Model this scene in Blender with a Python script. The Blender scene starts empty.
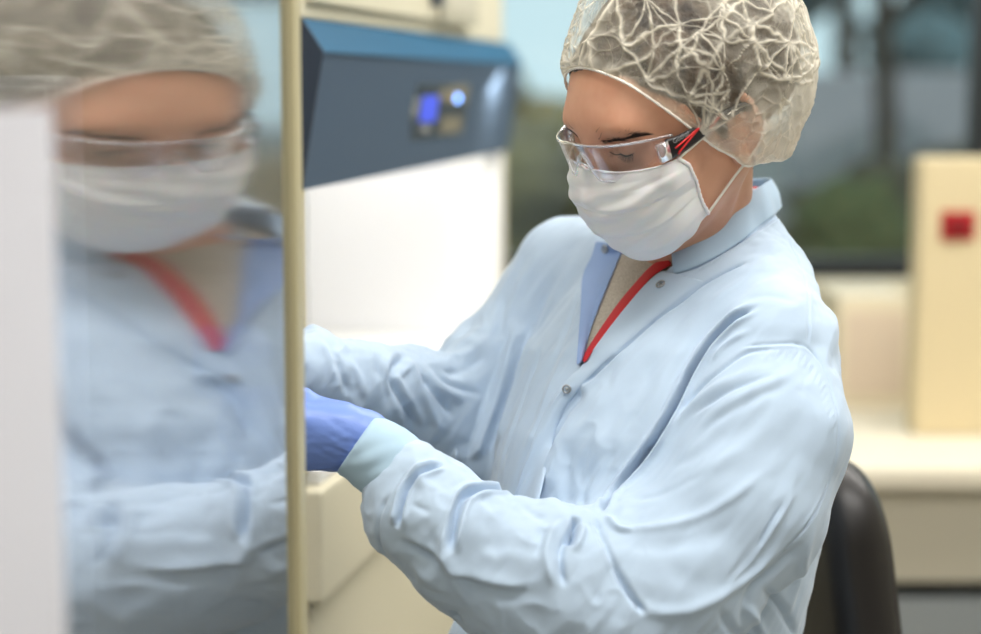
import bpy, bmesh, math, random, os
import numpy as np
from mathutils import Vector, Matrix
from mathutils.bvhtree import BVHTree
random.seed(4); rng = np.random.default_rng(7)
S = bpy.context.scene
COL = S.collection
# ------------------------------------------------------------------ camera numbers
FPX, CX, CY = 1900.0, 490.5, 317.0
PITCH = math.atan(231/FPX)
CAM = Vector((0, 0, 1.45))
RT = np.array((1., 0, 0)); UPV = np.array((0, math.sin(PITCH), math.cos(PITCH))); FW = np.array((0, math.cos(PITCH), -math.sin(PITCH)))
M_CAM = np.stack([RT, UPV, FW], 1)          # columns: view right / up / depth axes
def CP(px, py, d):                          # place measured in the photo, at distance d (metres), in axes turned like the camera
    return np.array(((px-CX)*d/FPX, (CY-py)*d/FPX, d))
def toW(P):
    P = np.asarray(P, dtype=np.float64)
    return P @ M_CAM.T + np.array(CAM)
def WP(px, py, d): return toW(CP(px, py, d))
def WY(px, py, Y):                          # same ray, at world distance Y
    r = M_CAM @ np.array(((px-CX)/FPX, (CY-py)/FPX, 1.0))
    return np.array(CAM) + r*(Y/r[1])
# ------------------------------------------------------------------ materials
def lin(c):
    def g(v):
        v /= 255.
        return v/12.92 if v <= .04045 else ((v+.055)/1.055)**2.4
    return (g(c[0]), g(c[1]), g(c[2]), 1)
def mat(name, col, rough=.5, metal=0, **kw):
    m = bpy.data.materials.new(name); m.use_nodes = True
    b = m.node_tree.nodes['Principled BSDF']
    b.inputs['Base Color'].default_value = lin(col)
    b.inputs['Roughness'].default_value = rough
    b.inputs['Metallic'].default_value = metal
    for k, v in kw.items():
        b.inputs[k.replace('_', ' ')].default_value = v
    return m
def N(m, t, **kw):
    n = m.node_tree.nodes.new(t)
    for k, v in kw.items(): setattr(n, k, v)
    return n
def L(m, a, b): m.node_tree.links.new(a, b)
def noise_col(m, c1, c2, scale, detail=4, stretch=None, rough=.6, coord='Object'):
    """two tones mixed by noise into the base colour"""
    b = m.node_tree.nodes['Principled BSDF']
    tc = N(m, 'ShaderNodeTexCoord'); mp = N(m, 'ShaderNodeMapping')
    L(m, tc.outputs[coord], mp.inputs[0])
    if stretch: mp.inputs['Scale'].default_value = stretch
    nz = N(m, 'ShaderNodeTexNoise'); nz.inputs['Scale'].default_value = scale; nz.inputs['Detail'].default_value = detail
    nz.inputs['Roughness'].default_value = rough
    L(m, mp.outputs[0], nz.inputs['Vector'])
    cr = N(m, 'ShaderNodeValToRGB'); cr.color_ramp.elements[0].position = .35; cr.color_ramp.elements[1].position = .65
    cr.color_ramp.elements[0].color = lin(c1); cr.color_ramp.elements[1].color = lin(c2)
    L(m, nz.outputs['Fac'], cr.inputs[0]); L(m, cr.outputs[0], b.inputs['Base Color'])
    return nz, cr, mp
def bump(m, scale, strength, dist=.001, detail=3, stretch=None, kind='ShaderNodeTexNoise'):
    b = m.node_tree.nodes['Principled BSDF']
    tc = N(m, 'ShaderNodeTexCoord'); mp = N(m, 'ShaderNodeMapping'); L(m, tc.outputs['Object'], mp.inputs[0])
    if stretch: mp.inputs['Scale'].default_value = stretch
    nz = N(m, kind); nz.inputs['Scale'].default_value = scale
    if 'Detail' in nz.inputs: nz.inputs['Detail'].default_value = detail
    L(m, mp.outputs[0], nz.inputs['Vector'])
    bp = N(m, 'ShaderNodeBump'); bp.inputs['Strength'].default_value = strength; bp.inputs['Distance'].default_value = dist
    L(m, nz.outputs[0], bp.inputs['Height'])
    L(m, bp.outputs[0], b.inputs['Normal'])
    return bp, nz
# ------------------------------------------------------------------ objects
def link(name, me, m=None, parent=None, smooth=True):
    o = bpy.data.objects.new(name, me); COL.objects.link(o)
    if m is not None:
        for x in (m if isinstance(m, (list, tuple)) else [m]): me.materials.append(x)
    if smooth: me.polygons.foreach_set('use_smooth', [True]*len(me.polygons))
    if parent is not None:
        o.parent = parent
        o.matrix_parent_inverse = parent.matrix_world.inverted()
    return o
def empty(name, loc, label, cat, group=None, rz=0):
    o = bpy.data.objects.new(name, None); COL.objects.link(o)
    o.location = loc; o.rotation_euler = (0, 0, rz); o.empty_display_size = .05
    o['label'] = label; o['category'] = cat
    if group: o['group'] = group
    bpy.context.view_layer.update()
    return o
def tag(o, label, cat=None, group=None, kind=None):
    o['label'] = label
    if cat: o['category'] = cat
    if group: o['group'] = group
    if kind: o['kind'] = kind
    return o
def meshpy(name, V, F, m=None, parent=None, smooth=True):
    me = bpy.data.meshes.new(name)
    me.from_pydata([tuple(map(float, v)) for v in V], [], [tuple(map(int, f)) for f in F]); me.update()
    return link(name, me, m, parent, smooth)
def meshnp(name, V, Q, m=None, parent=None):
    me = bpy.data.meshes.new(name)
    n, q = len(V), len(Q)
    me.vertices.add(n); me.vertices.foreach_set('co', np.ascontiguousarray(V, dtype=np.float32).ravel())
    me.loops.add(q*4); me.loops.foreach_set('vertex_index', np.ascontiguousarray(Q, dtype=np.int32).ravel())
    me.polygons.add(q); me.polygons.foreach_set('loop_start', np.arange(0, q*4, 4, dtype=np.int32))
    me.update(calc_edges=True); me.validate()
    return link(name, me, m, parent, True)
def grid_mesh(name, P, m=None, parent=None, closed_u=False, closed_v=False, thick=0, world=False, cap=False, subd=0, offset=0):
    """P: (nu, nv, 3) camera-axes points (or world ones) -> sheet, optionally with thickness"""
    P = np.asarray(P, float); nu, nv, _ = P.shape
    V = P.reshape(-1, 3) if world else toW(P.reshape(-1, 3))
    F = []
    for i in range(nu if closed_u else nu-1):
        for j in range(nv if closed_v else nv-1):
            a = i*nv+j; b = ((i+1) % nu)*nv+j; c = ((i+1) % nu)*nv+(j+1) % nv; d = i*nv+(j+1) % nv
            F.append((a, b, c, d))
    if cap and closed_v:
        F.append(tuple(range(nv))); F.append(tuple(reversed(range((nu-1)*nv, nu*nv))))
    o = meshpy(name, V, F, m, parent)
    if thick:
        md = o.modifiers.new('t', 'SOLIDIFY'); md.thickness = thick; md.offset = offset
    if subd:
        md = o.modifiers.new('s', 'SUBSURF'); md.levels = subd; md.render_levels = subd
    return o
def catmull(P, n):
    """smooth curve through points, n samples per span"""
    P = np.asarray(P, float); Q = np.vstack([2*P[0]-P[1], P, 2*P[-1]-P[-2]]); out = []
    for i in range(len(P)-1):
        a, b, c, d = Q[i:i+4]
        for t in np.linspace(0, 1, n, endpoint=False):
            out.append(.5*((2*b)+(-a+c)*t+(2*a-5*b+4*c-d)*t*t+(-a+3*b-3*c+d)*t**3))
    out.append(P[-1]); return np.array(out)
def resample(P, n):
    P = np.asarray(P, float); s = np.r_[0, np.cumsum(np.linalg.norm(np.diff(P, axis=0), axis=1))]
    t = np.linspace(0, s[-1], n)
    return np.stack([np.interp(t, s, P[:, k]) for k in range(P.shape[1])], 1)
def tube(name, P, r, m=None, parent=None, ns=10, world=False, closed=False):
    P = np.asarray(P, float)
    if not world: P = toW(P)
    n = len(P); r = np.broadcast_to(np.asarray(r, float), (n,))
    T = np.roll(P, -1, 0)-np.roll(P, 1, 0) if closed else np.gradient(P, axis=0)
    T /= np.linalg.norm(T, axis=1)[:, None]+1e-12
    u = np.cross(T[0], (0, 0, 1.0)); 
    if np.linalg.norm(u) < 1e-3: u = np.cross(T[0], (0, 1.0, 0))
    u /= np.linalg.norm(u); G = []
    for i in range(n):
        u = u-T[i]*np.dot(u, T[i]); u /= np.linalg.norm(u); v = np.cross(T[i], u)
        a = np.linspace(0, 2*math.pi, ns, endpoint=False)
        G.append(P[i]+r[i]*(np.cos(a)[:, None]*u+np.sin(a)[:, None]*v))
    return grid_mesh(name, np.array(G), m, parent, closed_u=closed, closed_v=True, world=True, cap=not closed)
class MB:
    """collects boxes / prisms in a local frame and builds ONE mesh object"""
    def __init__(s, M=None): s.bm = bmesh.new(); s.M = M or Matrix.Identity(4)
    def box(s, x0, x1, y0, y1, z0, z1, bev=0, seg=2, R=None):
        c = Vector(((x0+x1)/2, (y0+y1)/2, (z0+z1)/2)); 
        r = bmesh.ops.create_cube(s.bm, size=1)['verts']
        for v in r:
            v.co = Vector((v.co.x*(x1-x0), v.co.y*(y1-y0), v.co.z*(z1-z0)))
        if bev:
            ed = list({e for v in r for e in v.link_edges})
            q = bmesh.ops.bevel(s.bm, geom=ed, offset=bev, segments=seg, affect='EDGES', profile=.5)
            r = list({v for f in q['faces'] for v in f.verts} | set(v for v in r if v.is_valid))
        for v in r:
            if R is not None: v.co = R @ v.co
            v.co = s.M @ (v.co+c)
        return s
    def prism(s, prof, x0, x1):
        """prof: list of (y,z) -> extruded along x"""
        a = [s.bm.verts.new(s.M @ Vector((x0, y, z))) for y, z in prof]; b = [s.bm.verts.new(s.M @ Vector((x1, y, z))) for y, z in prof]
        n = len(prof); s.bm.faces.new(a); s.bm.faces.new(b[::-1])
        for i in range(n): s.bm.faces.new((a[i], b[i], b[(i+1) % n], a[(i+1) % n]))
        return s
    def cyl(s, c, axis, r, h, n=24, r2=None):
        q = bmesh.ops.create_cone(s.bm, cap_ends=True, segments=n, radius1=r, radius2=r if r2 is None else r2, depth=h)['verts']
        R = Vector((0, 0, 1)).rotation_difference(Vector(axis)).to_matrix()
        for v in q: v.co = s.M @ (R @ v.co+Vector(c))
        return s
    def build(s, name, m, parent=None, smooth=False):
        bmesh.ops.recalc_face_normals(s.bm, faces=s.bm.faces)
        me = bpy.data.meshes.new(name); s.bm.to_mesh(me); s.bm.free()
        o = link(name, me, m, parent, smooth)
        if not smooth:
            for p in me.polygons: p.use_smooth = True
            md = o.modifiers.new('wn', 'WEIGHTED_NORMAL'); md.keep_sharp = True
            me.set_sharp_from_angle(angle=math.radians(35))
        return o
# ------------------------------------------------------------------ implicit solids -> quad mesh
class SDF:
    def __init__(s, lo, hi, h):
        s.lo = np.array(lo, float); s.h = h; s.n = np.ceil((np.array(hi)-s.lo)/h).astype(int)+1
        s.ax = [(s.lo[k]+np.arange(s.n[k])*h).astype(np.float32) for k in range(3)]
        s.D = np.full(tuple(s.n), .5, np.float32)
    def sl(s, lo, hi):
        r = []
        for k in range(3):
            a = max(0, int((lo[k]-s.lo[k])/s.h)); b = min(s.n[k], int((hi[k]-s.lo[k])/s.h)+2)
            r.append(slice(a, max(a, b)))
        return tuple(r)
    def co(s, r): return s.ax[0][r[0]][:, None, None], s.ax[1][r[1]][None, :, None], s.ax[2][r[2]][None, None, :]
    def put(s, r, d, k, mode):
        A = s.D[r]
        if mode == 'add':
            if k > 0: h = np.maximum(k-np.abs(A-d), 0)/k; A = np.minimum(A, d)-h*h*k*.25
            else: A = np.minimum(A, d)
        elif mode == 'sub':
            d = -d
            if k > 0: h = np.maximum(k-np.abs(A-d), 0)/k; A = np.maximum(A, d)+h*h*k*.25
            else: A = np.maximum(A, d)
        elif mode == 'int':
            if k > 0: h = np.maximum(k-np.abs(A-d), 0)/k; A = np.maximum(A, d)+h*h*k*.25
            else: A = np.maximum(A, d)
        s.D[r] = A
    def cone(s, a, b, ra, rb, k=.02, mode='add'):
        a = np.asarray(a, np.float32); b = np.asarray(b, np.float32); m = max(ra, rb)+k+.03
        r = s.sl(np.minimum(a, b)-m, np.maximum(a, b)+m); X, Y, Z = s.co(r)
        ba = b-a; L2 = float(ba@ba)+1e-12
        t = np.clip(((X-a[0])*ba[0]+(Y-a[1])*ba[1]+(Z-a[2])*ba[2])/L2, 0, 1)
        d = np.sqrt((X-a[0]-t*ba[0])**2+(Y-a[1]-t*ba[1])**2+(Z-a[2]-t*ba[2])**2)-(ra+(rb-ra)*t)
        s.put(r, d, k, mode)
    def ell(s, c, rad, R=None, k=.02, mode='add'):
        """R rows = the ellipsoid's own axes"""
        c = np.asarray(c, np.float32); rad = np.asarray(rad, np.float32); R = np.eye(3) if R is None else np.asarray(R)
        m = float(rad.max())+k+.03; r = s.sl(c-m, c+m); X, Y, Z = s.co(r); X = X-c[0]; Y = Y-c[1]; Z = Z-c[2]
        k0 = 0; k1 = 0
        for i in range(3):
            q = X*np.float32(R[i][0])+Y*np.float32(R[i][1])+Z*np.float32(R[i][2]); k0 = k0+(q/rad[i])**2; k1 = k1+(q/rad[i]**2)**2
        k0 = np.sqrt(k0); d = k0*(k0-1)/np.sqrt(k1+1e-12)
        s.put(r, d, k, mode)
    def chain(s, P, R, k=.02, mode='add'):
        for i in range(len(P)-1): s.cone(P[i], P[i+1], R[i], R[i+1], k, mode)
    def mesh(s):
        D = s.D; D[0] = D[-1] = .5; D[:, 0] = D[:, -1] = .5; D[:, :, 0] = D[:, :, -1] = .5
        I = D < 0
        c = [I[dx:D.shape[0]-1+dx, dy:D.shape[1]-1+dy, dz:D.shape[2]-1+dz] for dx in (0, 1) for dy in (0, 1) for dz in (0, 1)]
        sm = np.zeros(c[0].shape, np.int8)
        for q in c: sm += q
        act = (sm > 0) & (sm < 8); ii = np.argwhere(act)
        idx = np.full(act.shape, -1, np.int32); idx[act] = np.arange(len(ii))
        cor = np.array([(dx, dy, dz) for dx in (0, 1) for dy in (0, 1) for dz in (0, 1)])
        val = np.stack([D[ii[:, 0]+q[0], ii[:, 1]+q[1], ii[:, 2]+q[2]] for q in cor], 1).astype(np.float64)
        acc = np.zeros((len(ii), 3)); cnt = np.zeros(len(ii))
        for a in range(8):
            for b in range(a+1, 8):
                if np.abs(cor[a]-cor[b]).sum() != 1: continue
                va, vb = val[:, a], val[:, b]; m = (va < 0) != (vb < 0)
                t = va[m]/(va[m]-vb[m]); acc[m] += cor[a]+(cor[b]-cor[a])*t[:, None]; cnt[m] += 1
        V = s.lo+(ii+acc/cnt[:, None])*s.h
        Q = []
        for ax in range(3):
            o1, o2 = (ax+1) % 3, (ax+2) % 3
            A = np.take(I, range(0, D.shape[ax]-1), ax); B = np.take(I, range(1, D.shape[ax]), ax)
            e = np.argwhere(A != B); e = e[(e[:, o1] > 0) & (e[:, o2] > 0)]
            u = np.zeros(3, int); u[o1] = 1; w = np.zeros(3, int); w[o2] = 1
            g = lambda q: idx[q[:, 0], q[:, 1], q[:, 2]]
            q = np.stack([g(e-u-w), g(e-w), g(e), g(e-u)], 1)
            fl = A[e[:, 0], e[:, 1], e[:, 2]]
            q[~fl] = q[~fl][:, ::-1]; Q.append(q)
        return V, np.vstack(Q)
def subdivide(V, Q, lv=1):
    me = bpy.data.meshes.new('tmp'); me.from_pydata(V.tolist(), [], Q.tolist()); o = bpy.data.objects.new('tmp', me); COL.objects.link(o)
    md = o.modifiers.new('s', 'SUBSURF'); md.levels = lv
    dg = bpy.context.evaluated_depsgraph_get(); e = o.evaluated_get(dg); em = e.to_mesh()
    V2 = np.empty(len(em.vertices)*3, np.float32); em.vertices.foreach_get('co', V2)
    Q2 = np.empty(len(em.loops), np.int32); em.loops.foreach_get('vertex_index', Q2)
    e.to_mesh_clear(); bpy.data.objects.remove(o); bpy.data.meshes.remove(me)
    return V2.reshape(-1, 3).astype(float), Q2.reshape(-1, 4)
def vnormals(V, Q):
    n = np.cross(V[Q[:, 2]]-V[Q[:, 0]], V[Q[:, 3]]-V[Q[:, 1]]); N_ = np.zeros_like(V)
    for k in range(4): 
        for a in range(3): N_[:, a] += np.bincount(Q[:, k], n[:, a], len(V))
    return N_/(np.linalg.norm(N_, axis=1)[:, None]+1e-12)
def bvh_of(V, Q): return BVHTree.FromPolygons(V.tolist(), Q.tolist())
def hit(bvh, px, py, near=.3):
    """first point of a surface (camera axes) seen at this place of the photo"""
    d = Vector(((px-CX)/FPX, (CY-py)/FPX, 1)).normalized()
    r = bvh.ray_cast(Vector((0, 0, 0))+d*near, d)
    return (np.array(r[0]), np.array(r[1])) if r[0] is not None else (None, None)
# value noise helper (lattice noise, vectorised)
_perm = rng.permutation(4096)
def vnoise(P):
    P = np.asarray(P, float); i = np.floor(P).astype(int); f = P-i; f = f*f*(3-2*f); out = 0
    for dx in (0, 1):
        for dy in (0, 1):
            for dz in (0, 1):
                h = _perm[(_perm[(_perm[(i[:, 0]+dx) & 4095]+i[:, 1]+dy) & 4095]+i[:, 2]+dz) & 4095]/4095.
                w = (f[:, 0] if dx else 1-f[:, 0])*(f[:, 1] if dy else 1-f[:, 1])*(f[:, 2] if dz else 1-f[:, 2])
                out = out+h*w
    return out*2-1
# ================================================================== PERSON
YAW, NOD, ROLL, HK = math.radians(52), math.radians(43), math.radians(18), 1.05
fh = np.array((-math.sin(YAW), 0, -math.cos(YAW)))
HS = np.array((math.cos(YAW), 0, -math.sin(YAW)))
HF = math.cos(NOD)*fh+math.sin(NOD)*np.array((0, -1., 0))
HU = math.sin(NOD)*fh+math.cos(NOD)*np.array((0, 1., 0))
_c, _s = math.cos(ROLL), math.sin(ROLL)
HS, HU, HF = (np.array((v[0]*_c+v[1]*_s, -v[0]*_s+v[1]*_c, v[2])) for v in (HS, HU, HF))
HR = np.stack([HS, HU, HF])                       # rows: side (towards camera), up, forward of the head
HO = CP(677, 124, 1.88)
def HL(s, u, f):                                  # head coordinates -> camera axes
    q = np.stack(np.broadcast_arrays(s, u, f), -1).astype(float)
    return HO+HK*(q @ HR)
BY = math.radians(47)                             # body turned less than the head
BF = np.array((-math.sin(BY+.12), 0, -math.cos(BY+.12))); BS = np.array((math.cos(BY+.12), 0, -math.sin(BY+.12)))
skin = mat('skin', (212, 160, 132), .45, Subsurface_Weight=.12, Subsurface_Scale=.01)
skin.node_tree.nodes['Principled BSDF'].inputs['Subsurface Radius'].default_value = (1, .35, .2)
noise_col(skin, (206, 150, 122), (218, 166, 138), 22, 3)
bump(skin, 900, .12, .0006, 2)
person = empty('person', WP(660, 317, 1.99)*np.array((1, 1, 0)), 'person in pale blue lab gown, hair cap, mask and safety glasses reaching with gloved hands', 'person')
def finish(name, V, Q, m, parent, lv=0):
    """V in camera axes -> world mesh with outward faces"""
    W = toW(V)
    a, b, c, d = (W[Q[:, i]] for i in range(4))
    vol = (np.einsum('ij,ij->i', a, np.cross(b, c))+np.einsum('ij,ij->i', a, np.cross(c, d))).sum()
    if vol < 0: Q = Q[:, ::-1]
    return meshnp(name, W, Q, m, parent)
def compact(V, Q, keep):
    """keep: bool per vertex; drops faces that touch a removed vertex"""
    Q = Q[keep[Q].all(1)]; u, inv = np.unique(Q, return_inverse=True)
    return V[u], inv.reshape(-1, 4)
# ------------------------------------------------------------------ head, neck and chest
def head_sdf(S_, K=1.0):
    sc = lambda r: np.array(r)*HK
    S_.ell(HL(0, .045, -.012), sc((.076, .088, .094)), HR, .02)
    S_.ell(HL(0, .034, .024), sc((.070, .074, .077)), HR, .03)
    S_.ell(HL(0, -.040, .03), sc((.052, .055, .058)), HR, .03)
    for q in (-1, 1):
        S_.cone(HL(q*.052, -.036, -.002), HL(q*.018, -.078, .066), .014, .016, .035)
        S_.ell(HL(q*.044, -.012, .066), sc((.024, .022, .022)), HR, .03)
    S_.ell(HL(0, -.080, .076), sc((.020, .016, .016)), HR, .025)
    S_.cone(HL(-.032, .038, .084), HL(.032, .038, .084), .011, .011, .025)
    for q in (-1, 1):
        S_.ell(HL(q*.033, .017, .1), sc((.019, .014, .016)), HR, .018, 'sub')
        S_.ell(HL(q*.032, .017, .0765), sc((.0165, .0135, .0135)), HR, .006)
        S_.cone(HL(q*.018, .005, .086), HL(q*.045, .007, .078), .004, .003, .01)
    S_.cone(HL(0, .022, .094), HL(0, -.022, .112), .0075, .0095, .018)
    for q in (-1, 1): S_.ell(HL(q*.011, -.025, .1), sc((.009, .008, .010)), HR, .008)
    S_.cone(HL(-.017, -.048, .093), HL(.017, -.048, .093), .006, .006, .008)
    S_.cone(HL(-.014, -.059, .091), HL(.014, -.059, .091), .0065, .0065, .008)
    for q in (-1, 1):                                  # ears
        A = [HL(q*(.074+.006*math.sin(t)), .006+.030*math.cos(t), -.012-.016*math.sin(t)+.004*math.cos(t)) for t in np.linspace(-.4, 3.6, 12)]
        S_.chain(A, [.0042]*12, .004)
        S_.ell(HL(q*.073, .004, -.010), sc((.006, .024, .013)), HR, .006)
        S_.ell(HL(q*.076, -.024, -.004), sc((.005, .009, .007)), HR, .006)
NB = CP(701, 258, 2.0)                                 # neck base
hg = SDF(CP(560, -80, 1.93)-np.array((0, .05, .16)), CP(850, 400, 1.93)+np.array((.03, .47, .24)), .0024) if False else None
lo = np.array((HO[0]-.19, NB[1]-.07, HO[2]-.17)); hi = np.array((HO[0]+.16, HO[1]+.19, HO[2]+.2))
hg = SDF(lo, hi, .0022)
hg.cone(HL(0, -.005, -.030), NB, .053, .052, .0)
head_sdf(hg)
hg.cone(HL(0, -.06, .02), NB+np.array((-.02, .0, -.03)), .035, .045, .03)
hg.cone(HL(.058, -.02, -.03), CP(688, 262, 1.93), .012, .010, .02)       # the neck muscle on the near side
hg.cone(NB, NB-np.array((0, .1, 0)), .06, .062, .03)
Vh, Qh = hg.mesh()
bvh_head = bvh_of(Vh, Qh)
# the rest of the body, hidden in the clothes, coarse but whole
SHN = np.array(CP(764, 352, 1.88)); SHF = np.array(CP(556, 320, 2.13))
ELN = CP(622, 612, 1.785); WRN = CP(378, 458, 1.80)
ELF = CP(440, 432, 2.10); WRF = CP(296, 372, 1.95)
HIP = CP(640, 800, 2.06)
bg = SDF((-.42, -.98, 1.45), (.52, .16, 2.45), .008)
bg.cone(NB-np.array((0, .04, 0)), HIP, .06, .12, .03)
for a in (.35, .5, .8):
    c = NB*(1-a)+HIP*a; bg.ell(c, (.13-.02*a, .13, .08), np.stack([BS, (0, 1, 0), BF]), .05)
bg.cone(SHN+np.array((-.03, 0, .03)), SHF+np.array((.03, 0, -.03)), .03, .03, .03)
bg.chain([SHN, ELN, WRN], [.038, .032, .024], .02); bg.chain([SHF, ELF, WRF], [.038, .032, .024], .02)
KNEE = []; 
for q in (-1, 1):
    h = HIP+BS*.09*q; kn = h+BF*.40+BS*.05*q+np.array((0, .0, 0)); an = kn+np.array((0, -.42, 0))+BF*.02
    KNEE.append((h, kn, an))
    bg.cone(h, kn, .085, .06, .04)
Vb, Qb = bg.mesh()
# ------------------------------------------------------------------ torso solid used by gown and shirt
TY = [-640, 190, 225, 260, 300, 350, 430, 530, 640, 760, 860]
def tors(z=0.0):
    """section table: y(camera axes), centre x, centre z, half width, half depth"""
    T = [(150, 716, 2.02, .03, .03), (195, 706, 2.01, .060, .056), (232, 698, 2.005, .084, .070), (262, 688, 2.0, .115, .082), (300, 678, 1.995, .145, .102), (350, 666, 1.99, .170, .128),
         (430, 662, 1.985, .184, .160), (530, 650, 1.985, .184, .176), (640, 622, 1.99, .184, .184), (760, 632, 2.0, .205, .195), (900, 632, 2.01, .215, .2)]
    o = []
    for py, px, d, a, b in T[::-1]:
        c = CP(px, py, d); o.append((c[1], c[0], c[2], a, b))
    return np.array(o)
def torso_d(X, Y, Z, inset=0.0):
    T = tors(); y = Y.ravel()
    from_ = [np.interp(y, T[:, 0], T[:, k]).astype(np.float32).reshape(Y.shape) for k in range(1, 5)]
    dx, dz = X-from_[0], Z-from_[1]
    a, b = from_[2]-inset, from_[3]-inset
    u = dx*np.float32(BS[0])+dz*np.float32(BS[2]); v = dx*np.float32(BF[0])+dz*np.float32(BF[2])
    l = np.sqrt((u/a)**2+(v/b)**2)+1e-6
    k1 = np.sqrt((u/a**2)**2+(v/b**2)**2)+1e-6
    return (l*(l-1)/k1).astype(np.float32)
# neckline opening: polygon of the photo, pushed along the body's own facing direction
def wedge(X, Y, Z, P):
    """signed distance-ish to the wedge through the given photo points, extruded along BF"""
    out = None
    ax = np.array((0., 1., 0.)); sx = np.array((BS[0], 0, BS[2]))
    # coordinates across BF
    q = [np.array((p@sx, p[1])) for p in P]
    U = X*np.float32(sx[0])+Z*np.float32(sx[2])
    cen = sum(q)/len(q)
    for i in range(len(q)):
        a, b = q[i], q[(i+1) % len(q)]; n = np.array((b[1]-a[1], -(b[0]-a[0]))); n /= np.linalg.norm(n)
        if n@(cen-a) > 0: n = -n
        e = (U-a[0])*np.float32(n[0])+(Y-a[1])*np.float32(n[1])
        out = e if out is None else np.maximum(out, e)
    return out
# --- gown solid
H = .0034
gg = SDF((-.34, -.60, 1.60), (.42, .19, 2.38), H)
r = (slice(None),)*3; X, Y, Z = gg.co(r)
T = tors()
gg.D = np.minimum(gg.D, np.maximum(np.broadcast_to(torso_d(X, Y, Z), gg.D.shape), Y-np.float32(CP(0, 190, 2.0)[1])))
gg.D = np.ascontiguousarray(gg.D)
# shoulders
gg.cone(CP(738, 262, 1.97), CP(772, 335, 1.87), .050, .060, .05)
gg.cone(CP(752, 310, 1.95), CP(782, 400, 1.90), .050, .050, .05)          # shoulder blade
gg.cone(CP(668, 262, 2.05), CP(572, 276, 2.13), .045, .056, .05)
gg.cone(CP(572, 276, 2.13), CP(536, 330, 2.14), .056, .050, .05)
# near sleeve
gg.chain([CP(772, 355, 1.86), CP(769, 428, 1.84), CP(738, 505, 1.82), CP(670, 585, 1.80), CP(610, 612, 1.785)],
         [.060, .077, .079, .077, .074], .022)
gg.chain([CP(610, 612, 1.785), CP(565, 599, 1.785), CP(520, 575, 1.79), CP(465, 545, 1.79), CP(424, 507, 1.795), CP(405, 478, 1.80)],
         [.074, .069, .067, .061, .056, .038], .014)
gg.cone(CP(640, 540, 1.80), CP(575, 560, 1.785), .03, .045, .05)
# far sleeve
gg.chain([CP(540, 312, 2.14), CP(500, 370, 2.13), CP(452, 415, 2.10)], [.056, .064, .060], .02)
gg.chain([CP(452, 415, 2.10), CP(410, 398, 2.06), CP(355, 385, 2.0), CP(312, 372, 1.955), CP(285, 366, 1.93)], [.060, .055, .050, .043, .034], .012)
gg.cone(CP(512, 372, 2.13), CP(478, 452, 2.11), .052, .058, .03)
# cut the neckline and bare the neck
V0, Q0 = gg.mesh(); bv0 = bvh_of(V0, Q0)
LB = [(612, 205), (603, 234), (597, 256), (588, 275), (586, 310), (582, 366)]
RB = [(690, 205), (680, 248), (672, 264), (651, 278), (629, 303), (606, 332), (583, 364)]
sxv = np.array((BS[0], 0, BS[2]))
def edge_uv(pts, keep=None):
    o = []
    for px, py in catmull(np.array(pts, float), 4):
        q, _n = hit(bv0, px, py)
        if q is None: q = CP(px, py, 1.97)
        o.append((q[1], q@sxv))
        if keep is not None and _n is not None: keep.append(q)
    o = np.array(o); return o[np.argsort(o[:, 0])]
LB3, RB3 = [], []
eL, eR = edge_uv([(x-5, y) for x, y in LB], LB3), edge_uv(RB, RB3)
X, Y, Z = gg.co(r)
U = X*np.float32(sxv[0])+Z*np.float32(sxv[2])
uL = np.interp(Y.ravel(), eL[:, 0], eL[:, 1]).astype(np.float32).reshape(Y.shape); uR = np.interp(Y.ravel(), eR[:, 0], eR[:, 1]).astype(np.float32).reshape(Y.shape)
ybot = max(eL[0, 0], eR[0, 0])
w = np.maximum(np.maximum(uL-U, U-uR)*np.float32(.75), ybot-Y)
td = torso_d(X, Y, Z)
front = -((X-NB[0])*np.float32(BF[0])+(Z-NB[2])*np.float32(BF[2]))
cv = np.maximum(np.maximum(w, -.022-td), front)
gg.D = np.maximum(gg.D, -cv)
Vg, Qg = gg.mesh()
gown_base = (Vg, Qg)
# ------------------------------------------------------------------ assemble skin body
def joined(name, parts, m, parent):
    V = []; Q = []; n = 0
    for v, q in parts: V.append(v); Q.append(q+n); n += len(v)
    return finish(name, np.vstack(V), np.vstack(Q), m, parent)
body = joined('body', [(Vh, Qh), (Vb, Qb)], skin, person)
dark_hair = mat('dark_brown_hair', (52, 40, 32), .6)
_, _, mp = noise_col(dark_hair, (26, 20, 16), (78, 62, 46), 60, 5, (1, 1, 1))
bump(dark_hair, 260, .8, .002, 4)
def on_head(P, off=.0, name=None):
    out = []
    for p in P:
        q, n, i, dd = bvh_head.find_nearest(Vector(p)); n = Vector(n)
        if n.dot(Vector(p)-q) < 0 and (Vector(p)-q).length > 1e-6: n = -n
        v = np.array(q); c = HL(0, .02, 0); nn = np.array(n); 
        if nn@(v-c) < 0: nn = -nn
        out.append(v+nn*off)
    return np.array(out)
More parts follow.
